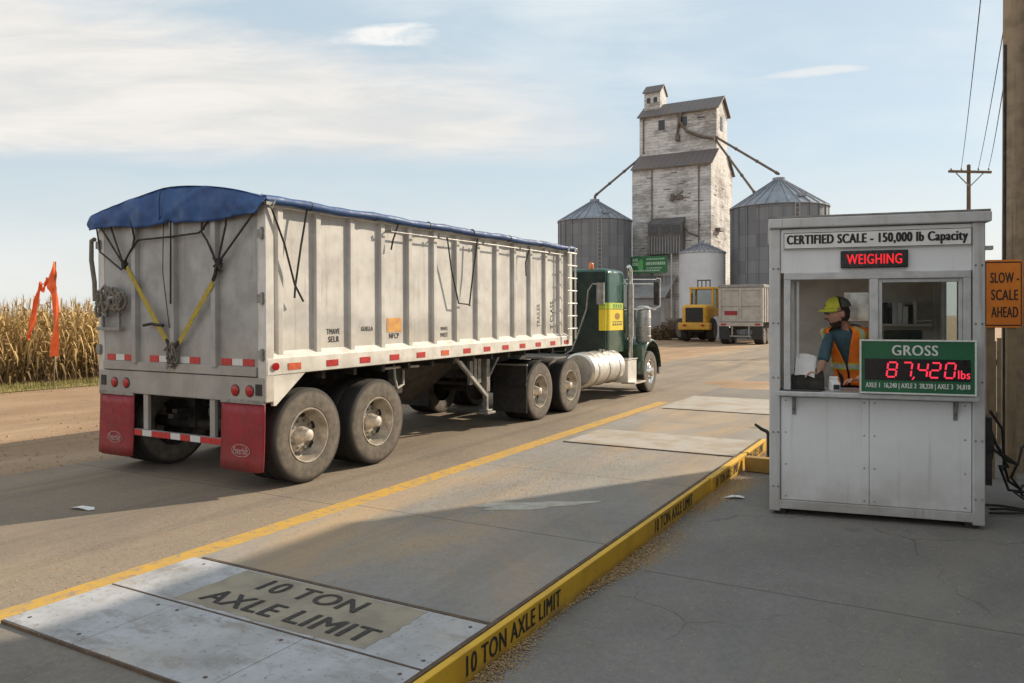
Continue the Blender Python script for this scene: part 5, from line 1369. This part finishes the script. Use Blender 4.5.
# sheds at its foot
sh = thing('loading_shed', 'low grey corrugated lean to shed at the foot of the grain elevator', 'shed', EL(0, 0, 0), (0, 0, EA))
MB().span((.1, -3.6, -.2), (4.7, -.1, 3.7)).build('wall', mt['cor'], sh)
MB().prism([(-3.9, 3.72), (-.003, 6.0), (-.003, 6.12), (-3.9, 3.84)], lambda a, c: (-.2, a, c), lambda a, c: (4.9, a, c)).build('roof', mt['cor'], sh)
MB().span((2.6, -3.64, 0), (4.3, -3.602, 3.1)).build('door', M('shed_door', (.26, .26, .26), (.2, .2, .2), .7, 0, 1), sh)
MB().span((.7, -3.64, 1.3), (2.0, -3.602, 2.6)).build('window', mt['pane'], sh)
MB().tube([(5.5, -3.85, 0), (5.5, -3.85, 8.0)], .07, 8).build('downpipe', mt['galv'], sh, smooth=40)
sg_ = thing('green_sign', 'green board sign with pale leaf and lettering on the elevator above its shed', 'sign', EL(2.5, -1.9, 7.15), (0, 0, EA))
bd = MB().span((-1.95, -.08, -.85), (1.95, 0, .85)).build('sign_board', M('green_board', (.02, .16, .05), (.025, .13, .045), .5, 0, 2), sg_)
for x in (-1.6, 1.6): MB().span((x-.06, .003, -2.3), (x+.06, .1, .8)).build('post', mt['steel'], sg_)
MB().bar((-1.6, .05, .6), (-1.6, 1.88, .6), .08, .08).bar((1.6, .05, .6), (1.6, 1.88, .6), .08, .08).build('stay', mt['steel'], sg_)
b = MB(); vs = [(-.75+.30*math.sin(a)*(1-.4*math.sin(a)), -.085, -.05+.62*math.cos(a)) for a in [2*PI*k/16 for k in range(16)]]; b.add(vs, [tuple(range(16))]); b.build('leaf_emblem', M('leaf_green', (.12, .42, .14), (.1, .35, .1)), bd)
rs_ = random.Random(2); mpl = M('pale_green_lettering', (.4, .55, .42), (.3, .45, .32))
for z, x0, x1, h_ in ((.5, -1.7, -1.15, .3), (.08, -1.75, -1.1, .34), (.55, -.2, 1.7, .14), (.1, -.25, 1.75, .3), (-.35, -.2, 1.4, .12), (-.6, -1.7, 1.2, .16)):
    x = x0
    while x < x1:
        w_ = rs_.uniform(.08, .22); MB().span((x, -.086, z-h_/2), (min(x+w_, x1), -.0805, z+h_/2)).build('sign_mark', mpl, bd); x += w_+rs_.uniform(.03, .07)

# ------------------------------------------------------------------ corrugated steel bins
def bin_mat():
    n = NT('corrugated_bin_steel'); x, y, z = n.sep()
    ang = n.math('ARCTAN2', y, x)
    sh_ = n.math('FLOOR', n.math('MULTIPLY', n.math('ADD', ang, 10), 24/(2*PI))); rw = n.math('FLOOR', n.math('DIVIDE', z, 1.12))
    cv = n.n('ShaderNodeCombineXYZ'); n.l(sh_, cv.inputs[0]); n.l(rw, cv.inputs[1])
    wn = n.n('ShaderNodeTexWhiteNoise'); n.l(cv.outputs[0], wn.inputs['Vector'])
    col = n.mix(wn.outputs[0], (.15, .158, .172), (.21, .216, .228))
    sv_ = n.ramp(n.noise(1, 6, .7, n.map((3, 3, .15))), .45, .75)
    col = n.mix(n.math('MULTIPLY', sv_, .5), col, (.15, .14, .135))
    ln = n.ramp(n.math('ABSOLUTE', n.math('SUBTRACT', n.math('FRACT', n.math('DIVIDE', z, 1.12)), .5)), .47, .495)
    vn = n.ramp(n.math('ABSOLUTE', n.math('SUBTRACT', n.math('FRACT', n.math('MULTIPLY', n.math('ADD', ang, 10), 24/(2*PI))), .5)), .46, .495)
    col = n.mix(n.math('MULTIPLY', n.math('MAXIMUM', ln, vn), .6), col, (.10, .1, .1))
    n.bump(n.math('SINE', n.math('MULTIPLY', z, 2*PI/.11)), .25, .02)
    return n.done(col, .5, .25)
mt['bin'] = bin_mat()
mt['binroof'] = M('bin_roof_steel', (.27, .29, .325), (.21, .225, .25), .42, .35, 1.5)
mt['binwhite'] = M('white_bin_paint', (.60, .62, .64), (.54, .55, .57), .5, 0, .6, streak=((.35, .33, .3), .4))
def grain_bin(label, x, y, r, he, hp_, m='bin', stiff=True):
    g = thing('grain_bin', label, 'grain bin', (x, y, 0), (0, 0, .3), 'round metal grain bins')
    wl = MB().lathe([(r, 0), (r, he)], (0, 0, 0), 'z', 64).build('wall', mt[m], g, smooth=40)
    b = MB(); n_ = 28; rs = [(r*1.03, he-.1), (r*.12, hp_)]
    b.lathe([(r*1.035, he-.14), (r*1.035, he-.08), (r*.13, hp_-.05), (r*.13, hp_+.25), (0, hp_+.35)], (0, 0, 0), 'z', n_); rf_ = b.build('roof', mt['binroof'] if m == 'bin' else mt['cor'], g)
    b = MB()
    for k in range(n_):
        a = 2*PI*(k+.0)/n_; b.bar((math.cos(a)*r*1.03, math.sin(a)*r*1.03, he-.05), (math.cos(a)*r*.13, math.sin(a)*r*.13, hp_), .07, .10)
    b.build('roof_rib', mt['binroof'], rf_)
    if stiff:
        b = MB()
        for k in range(24):
            a = 2*PI*k/24; b.bar((math.cos(a)*(r+.03), math.sin(a)*(r+.03), 0), (math.cos(a)*(r+.03), math.sin(a)*(r+.03), he-.15), .09, .06, up=(math.cos(a), math.sin(a), 0))
        b.build('stiffener', mt['bin'], wl)
        b = MB()
        for k in (0, 1): b.tube([(math.cos(-1.9+.09*k)*(r+.16), math.sin(-1.9+.09*k)*(r+.16), .5), (math.cos(-1.9+.09*k)*(r+.16), math.sin(-1.9+.09*k)*(r+.16), he)], .025, 6)
        for k in range(int(he/.4)):
            b.tube([(math.cos(-1.9)*(r+.16), math.sin(-1.9)*(r+.16), .6+.4*k), (math.cos(-1.81)*(r+.16), math.sin(-1.81)*(r+.16), .6+.4*k)], .02, 5)
        b.build('ladder', mt['galv'], g)
        b = MB().span((-.35, -.2, 0), (.35, .2, .3)); b.build('roof_hatch', mt['binroof'], rf_, loc=(math.cos(-1.6)*r*.78, math.sin(-1.6)*r*.78, he+(hp_-he)*.22), rot=(0, 0, 0))
    return g
grain_bin('grey corrugated grain bin with conical roof left of the wooden elevator', 8.55, 79, 3.75, 11.75, 13.75)
grain_bin('largest grey corrugated grain bin, right of the wooden elevator behind the booth', 23.75, 68, 4.12, 11.6, 14.0)
grain_bin('small white painted bin with low conical roof in front of the wooden elevator', 17.3, 69.5, 2.05, 7.75, 8.6, 'binwhite', False)
def spout(label, a, c, r_=.115):
    a, c = Vector(a), Vector(c)
    o = thing('grain_spout', label, 'spout', a); v = c-a
    MB().tube([(0, 0, 0), v], r_, 10).build('pipe', mt['pipe'], o, smooth=60)
    b = MB()
    for q in (.02, .35, .68, .97): p = v*q; b.tube([p-v.normalized()*.1, p+v.normalized()*.1], r_*1.35, 10)
    b.build('flange', mt['pipe'], o, smooth=40)
    return o
so1 = EL(8.45, 1.2, 20.0)
spout('upper sloping spout pipe from the elevator to the peak of the right grain bin', so1, (23.75, 68, 14.6))
spout('steeper lower spout pipe from the elevator to the roof of the right grain bin', so1+Vector((0, 0, -.3)), (22.0, 69.0, 13.0))
s_ = spout('sloping spout pipe from the elevator down to the left grain bin', EL(-.1, 2.4, 18.9), (8.6, 79, 14.4))
MB().tube([Vector((8.6, 79, 14.4))-s_.location, Vector((8.55, 79, 13.8))-s_.location], .14, 10).build('drop_pipe', mt['pipe'], s_, smooth=40)

# ------------------------------------------------------------------ wheel loader (x forward)
mt['ly'] = M('loader_yellow', (.62, .33, .02), (.5, .26, .02), .45, 0, 3, dust=((.3, .2, .1), 0, 1.8, .4))
ld = thing('wheel_loader', 'yellow wheel loader seen from behind, parked before the white bin', 'loader', (15.3, 60.9, 0), (0, 0, R(61))); ld.scale = (1.08, 1.08, 1.22)
def lspan(a, c): return MB().span(a, c)
eh = lspan((-2.6, -.95, .95), (-.6, .95, 2.35)).build('engine_hood', mt['ly'], ld, bevel=.3, seg=4)
lspan((-2.64, -.62, 1.25), (-2.605, .62, 2.15)).build('radiator_grille', mt['black'], eh)
lspan((-2.75, -1.15, .75), (-2.2, 1.15, 1.2)).build('counterweight', mt['ly'], ld, bevel=.08)
lspan((-2.2, -.6, .6), (1.0, .6, 1.0)).build('frame', mt['dark'], ld)
for y in (-.65, .65): lspan((-2.79, y-.12, .98), (-2.755, y+.12, 1.1)).build('tail_light', mt['lens'], ld)
cbn = MB()
for x in (-.6, .75):
    for y in (-.8, .8): cbn.span((x-.08, y-.08, 2.0), (x+.08, y+.08, 3.35))
cbn.span((-.7, -.9, 3.35), (.9, .9, 3.5)).span((-.68, -.88, 1.6), (.83, .88, 2.15))
cbo = cbn.build('cab_frame', mt['ly'], ld, bevel=.03)
for y in (-.8, .8): lspan((-.51, y-.02, 2.16), (.66, y+.02, 3.34)).build('window', mt['glass'], cbo)
for x in (-.6, .75): lspan((x-.02, -.71, 2.16), (x+.02, .71, 3.34)).build('window', mt['glass'], cbo)
b = MB()
for y in (-.5, -.2, .1, .4): b.tube([(-.2, y, 3.5), (-.2, y, 3.95)], .04, 6)
b.tube([(-.2, -.55, 3.95), (-.2, .45, 3.95)], .04, 6); b.build('light_rack', mt['dark'], cbo)
MB().tube([(-1.4, .5, 2.3), (-1.4, .5, 3.1)], .06, 8).build('exhaust_pipe', mt['dark'], ld, smooth=40)
AR = R(48)
def FJ(x, y): return (.2+(x-.2)*math.cos(AR)-y*math.sin(AR), (x-.2)*math.sin(AR)+y*math.cos(AR))
FL = (.2-.2*math.cos(AR), -.2*math.sin(AR), 0)
for x in (-1.4, 1.8):
    for y, k in ((-.92, -1), (.92, 1)):
        o = MB().lathe([(.38, -.25), (.6, -.27), (.72, -.2), (.75, 0), (.72, .2), (.6, .27), (.38, .25)], (0, 0, 0), 'y', 32).build('wheel', mt['tyre'], ld, smooth=30, loc=(x, y, .75) if x < 0 else (*FJ(x, y), .75), rot=(0, 0, 0 if x < 0 else AR))
        MB().lathe([(.4, .22), (.3, .12), (.12, .14), (0, .15)], (0, 0, 0), 'y', 24, sgn=k).build('rim', mt['ly'], o, smooth=40)
for y in (-.6, .6): MB().tube([(.9, y, 1.7), (2.0, y, 1.7), (2.9, y, .6)], .13, 6).build('lift_arm', mt['ly'], ld, loc=FL, rot=(0, 0, AR))
lspan((.4, -.5, .6), (2.2, .5, 1.2)).build('front_frame', mt['ly'], ld, loc=FL, rot=(0, 0, AR))
b = MB(); pr = [(2.8, .1), (4.0, .1), (4.0, .16), (2.95, .25), (2.75, .7), (2.95, 1.25), (3.3, 1.4), (3.3, 1.46), (2.85, 1.32), (2.65, .7)]
b.prism(pr, lambda a, c: (a, -1.5, c), lambda a, c: (a, 1.5, c)); b.span((2.7, -1.55, .1), (3.8, -1.5, 1.2)).span((2.7, 1.5, .1), (3.8, 1.55, 1.2)); b.build('bucket', M('worn_bucket', (.10, .07, .05), (.15, .1, .06), .7, .1, 3), ld, loc=FL, rot=(0, 0, AR))

# ------------------------------------------------------------------ second grain trailer standing in the yard
mt['dt'] = M('dull_white_trailer', (.41, .385, .34), (.33, .30, .26), .55, 0, 2, streak=((.2, .16, .12), .5), dust=((.3, .22, .14), .8, 1.8, .5))
d2 = thing('dump_trailer', 'dusty white box dump trailer seen from behind, beside the yellow loader', 'trailer', (14.72, 54.4, 0), (0, 0, R(60)))
# x forward, origin at its left rear ground corner, body runs to -y
bw_ = 3.05
bx = MB().span((.05, -bw_, 1.55), (7.5, 0, 4.05)).build('body', mt['dt'], d2, bevel=.02)
for k in range(10):
    for y in (.03, -bw_-.03): MB().span((.5+.75*k-.07, y-.035, 1.6), (.5+.75*k+.07, y+.035, 4.0)).build('rib', mt['dt'], bx)
MB().span((-.02, -bw_-.06, 4.0), (7.5, .06, 4.2)).build('top_rail', mt['steel'], bx, bevel=.02)
tg = MB().span((0, -bw_+.1, 1.6), (.045, -.1, 3.95)).build('tailgate', mt['dt'], d2)
b = MB()
for y in (-bw_+.1, -bw_/2, -.1): b.span((-.08, y-.07, 1.6), (-.004, y+.07, 3.95))
for z in (1.65, 2.75, 3.85): b.span((-.07, -bw_+.18, z-.05), (-.004, -bw_/2-.075, z+.05)).span((-.07, -bw_/2+.075, z-.05), (-.004, -.18, z+.05))
b.build('gate_rib', mt['dt'], tg)
MB().span((-.02, -1.3, 2.05), (-.003, -.4, 2.35)).build('gate_stain', mt['red_flap'], tg)
MB().span((-.05, -bw_, 1.28), (.1, 0, 1.545)).build('rear_sill', mt['dt'], d2)
for y in (-.35, -bw_+.35): MB().span((-.07, y-.18, 1.34), (-.052, y+.18, 1.46)).build('tail_light', mt['lens'], d2)
for y in (-.02-.72, -bw_+.02): MB().span((-.03, y, .35), (0, y+.7, 1.27)).build('mud_flap', mt['black'], d2)
b = MB()
for y in (-.95, -bw_+.95): b.span((-.02, y-.05, .6), (.05, y+.05, 1.27))
b.span((-.02, -bw_+.8, .52), (.05, -.8, .62)); b.build('underride_guard', mt['steel'], d2)
for y in (-1., -2.): MB().span((.2, y-.06, 1.0), (7.3, y+.06, 1.5)).build('frame_rail', mt['dark'], d2)
for x in (.75, 2.0):
    MB().cyl((x, -.3, .56), (x, -bw_+.3, .56), .08, n=10).build('axle', mt['dark'], d2)
    for y, k in ((-.35, 1), (-bw_+.35, -1)):
        o = MB().lathe([(.3, -.32), (.5, -.34), (.56, -.27), (.56, .27), (.5, .34), (.3, .32)], (0, 0, 0), 'y', 28).build('wheel', mt['tyre'], d2, smooth=30, loc=(x, y, .56))
        MB().lathe([(.32, .3), (.25, .15), (0, .16)], (0, 0, 0), 'y', 20, sgn=k).build('rim', mt['rim'], o, smooth=40)

# ------------------------------------------------------------------ poles, signs and clutter right of the booth
mt['wood2'] = M('tan_pole_wood', (.36, .27, .18), (.26, .19, .125), .9, 0, 5, streak=((.09, .065, .045), .8), bump=.4, bscale=14)
up_ = thing('utility_pole', 'thick brown wooden utility pole at the right edge behind the orange sign', 'utility pole', (7.13, 10.8, -.13), group='wooden utility poles')
b = MB(); vs = []
MB().lathe([(.185, -.1), (.175, 3), (.16, 7), (.14, 11.2), (0, 11.25)], (0, 0, 0), 'z', 28).build('pole', mt['wood2'], up_, smooth=60)
MB().bar((-1.2, 0, 10.4), (1.2, 0, 10.4), .1, .12).build('crossarm', mt['wood'], up_)
MB().tube([(-.19, -.02, 0), (-.185, -.02, 3), (-.17, -.02, 6)], .02, 8).build('conduit', mt['dark'], up_, smooth=60)
p2 = thing('utility_pole', 'distant small utility pole with one crossarm standing above the booth roof', 'utility pole', (26.9, 45, 0), group='wooden utility poles')
MB().lathe([(.15, 0), (.1, 10.9), (0, 10.95)], (0, 0, 0), 'z', 14).build('pole', mt['wood'], p2, smooth=60)
MB().bar((-1.25, -.12, 10.5), (1.25, -.12, 10.45), .12, .14).build('crossarm', mt['wood'], p2)
b = MB()
for x in (-1.1, -.5, .5, 1.1): b.lathe([(.03, 0), (.05, .06), (.05, .1), (.02, .14)], (x, -.12, 10.56), 'z', 8)
b.build('insulator', mt['steel'], p2)
MB().bar((-.8, -.1, 10.4), (0, -.1, 9.6), .05, .05).bar((.8, -.1, 10.4), (0, -.1, 9.6), .05, .05).build('brace', mt['steel'], p2)
def wire(label, a, c, sag):
    a, c = Vector(a), Vector(c); pts = []
    for i in range(25):
        q = i/24; p = a.lerp(c, q); p.z -= sag*4*q*(1-q); pts.append(p-a)
    o = MB().tube(pts, .014, 5).build('power_line', mt['cord'], None, smooth=60, loc=a)
    tag(o, label, 'power line', 'overhead power lines')
EN = ((7.0, 10.75, 10.5), (7.62, 10.75, 10.5), (7.33, 10.7, 8.3))
for k, (x, nm) in enumerate(((-.5, 'leftmost'), (.5, 'middle'), (1.1, 'rightmost'))):
    wire(f'thin overhead wire, {nm} of the three running up from the distant pole', (26.9+x, 44.9, 10.65), EN[k], .45)
wsn = thing('warning_sign', 'orange warning sign reading SLOW - SCALE AHEAD on timber posts by the pole', 'sign', (6.60, 10.25, -.13), (0, 0, -R(12)))
pn = MB().prism([(-.25, 2.05), (-.22, 2.02), (.19, 2.02), (.22, 2.05), (.22, 2.90), (.19, 2.93), (-.22, 2.93), (-.25, 2.90)], lambda a, c: (a, -.02, c), lambda a, c: (a, 0, c)).build('sign_panel', M('orange_sign_face', (.9, .27, .025), (.82, .23, .025), .5, 0, 4, speck=((.3, .1, .03), .4)), wsn)
b = MB()
for z0, z1 in ((2.045, 2.06), (2.89, 2.905)): b.span((-.235, -.0235, z0), (.205, -.0205, z1))
for x0, x1 in ((-.236, -.224), (.194, .206)): b.span((x0, -.0235, 2.061), (x1, -.0205, 2.889))
b.build('sign_border', mt['ink'], pn)
for s_, z, w_ in (('SLOW -', 2.69, .34), ('SCALE', 2.46, .32), ('AHEAD', 2.23, .32)): text('sign_lettering', s_, mt['ink'], pn, (.0, -.0212, z), FR, w_, .14, bold=.008)
mt['post'] = M('pale_timber_post', (.34, .25, .15), (.25, .18, .105), .85, 0, 4, streak=((.1, .07, .045), .6), bump=.25, bscale=12)
for x in (-.16, .1): MB().span((x-.055, .004, -.02), (x+.055, .09, 2.8)).build('post', mt['post'], wsn, bevel=.006)
# board fence beyond
fe = thing('board_fence', 'short weathered timber board fence behind the warning sign posts', 'fence', (7.6, 13.2, -.1), (0, 0, -R(14)))
rf2 = random.Random(8)
for k in range(9): MB().span((-.9+.2*k, 0, -.05), (-.9+.2*k+.185, .03, 1.75+rf2.uniform(-.06, .06))).build('board', mt['post'], fe)
MB().span((-.92, .032, .4), (.9, .08, .5)).span((-.92, .032, 1.3), (.9, .08, 1.4)).build('rail', mt['wood'], fe)
# cable tangle hung on the right side of the booth
rq = random.Random(6)
rb_ = thing('cable_reel', 'black hose reel and tangle of cables against the right side of the booth', 'cable', BW(2.2, .55, 0), (0, 0, BTH))
MB().lathe([(.19, -.05), (.21, -.03), (.21, .03), (.19, .05)], (0, 0, .78), 'x', 24).build('reel_rim', mt['black'], rb_, smooth=40)
MB().span((-.03, -.2, .38), (.03, .2, 1.1)).build('reel_backboard', mt['dark'], rb_)
for k in range(4):
    pts = [Vector((.06, 0, 1.15-.1*k))]
    e_ = Vector((.55+.28*rq.random(), .6+.5*rq.random(), .02+.9*(k % 2)*rq.random()))
    for i in range(1, 9): q = i/8; p = pts[0].lerp(e_, q); p.z -= .35*math.sin(q*PI)*rq.uniform(.3, 1); p += Vector((rq.gauss(0, .04), rq.gauss(0, .04), 0)); p.z = max(.015, p.z); pts.append(p)
    MB().tube(pts, .016, 6).build('hose', mt['cord'], rb_, smooth=60)
for k in range(3):
    pts = [Vector((.1+.2*i+rq.gauss(0, .04), .1+.07*i*math.sin(i+k)+.2*k, .02)) for i in range(8)]
    MB().tube(pts, .014, 6).build('hose', mt['cord'], rb_, smooth=60)
# yellow stop beam and the black handle at the far end of the kerb
by = thing('stop_beam', 'short yellow beam lying between the kerb end and the booth', 'beam', W(4.72, -4.36, -.13), (0, 0, TH-PI/2))
MB().span((.0, -.08, 0), (1.1, .08, .2)).build('beam', kerb_mat('shaded_beam_paint', (.34, .2, .03), (.24, .14, .03)), by, bevel=.01)  # kerb yellow darkened: the beam's shade is put into its colour
MB().span((.02, -.07, .0), (1.08, .07, .012)).build('foot_plate', mt['rust'], by)
hn = thing('scale_lever', 'black bent lever on a thin upright at the far end of the kerb', 'lever', (3.80, 11.3, -.13))
MB().span((-.03, -.03, 0), (.03, .03, .44)).build('upright', mt['dark'], hn, bevel=.01)
MB().tube([(0, 0, .43), (-.03, .01, .47), (-.1, .03, .5), (-.19, .05, .57)], [.03, .03, .026, .02], 8).build('handle', mt['black'], hn, smooth=60)
# tall warehouse beside the yard, outside the picture: its shadow lies over the yard
wh = thing('warehouse', 'tall metal sided warehouse right of the yard, only its shadow in the photo', 'warehouse', (11.18, 15.1, -.14), (0, 0, TH))
MB().span((-17, -9, 0), (0, 0, 8.0)).build('wall', mt['cor'], wh)
MB().prism([(-9.3, 8.0), (-4.5, 9.4), (.04, 8.02), (.04, 8.1), (-4.5, 9.55), (-9.3, 8.15)], lambda a, c: (-17.05, a, c), lambda a, c: (.03, a, c)).build('roof', mt['roofm'], wh)
MB().span((-9, .003, 0), (-5.5, .06, 4.2)).build('door', mt['btrim'], wh)
for x in (-14, -11.5, -3): MB().span((x-.6, .003, 1.4), (x+.6, .05, 2.5)).build('window', mt['pane'], wh)
# scrub at the foot of the sheds, grain heap beyond the deck
mt['leafd'] = M('dry_scrub', (.17, .11, .05), (.09, .06, .025), .9, 0, 3)
def bush(label, x, y, r_, h_):
    o = thing('scrub_bush', label, 'bush', (x, y, 0), (0, 0, 0), 'dry scrub bushes by the elevator'); b = MB(); rr_ = random.Random(int(x*7)); st = MB()
    for k in range(9):
        a = rr_.uniform(0, 2*PI); st.tube([(0, 0, 0), (math.cos(a)*r_*.5, math.sin(a)*r_*.5, h_*.6), (math.cos(a)*r_*.8, math.sin(a)*r_*.8, h_*rr_.uniform(.7, 1))], [.03, .02, .008], 5)
    for k in range(900):
        a = rr_.uniform(0, 2*PI); q = rr_.random()**.5; z = rr_.uniform(.05, 1)
        p = Vector((math.cos(a)*q*r_*(1-z*z*.5), math.sin(a)*q*r_*(1-z*z*.5), z*h_*(.75+.25*math.sin(a*3))))
        d = Vector((rr_.gauss(0, 1), rr_.gauss(0, 1), rr_.gauss(0, 1))).normalized()*.09; e = d.cross(Vector((rr_.gauss(0, 1), rr_.gauss(0, 1), 1))).normalized()*.05
        b.add([p-d, p+e, p+d, p-e], [(0, 1, 2, 3)])
    st.build('stem', mt['wood'], o); b.build('foliage', mt['leafd'], o, recalc=False)
bush('brown dry bush at the left of the yellow loader', 12.3, 63.0, .9, 1.3); bush('low dry bush in front of the shed wall, nearer the tractor', 11.6, 64, .8, .9)
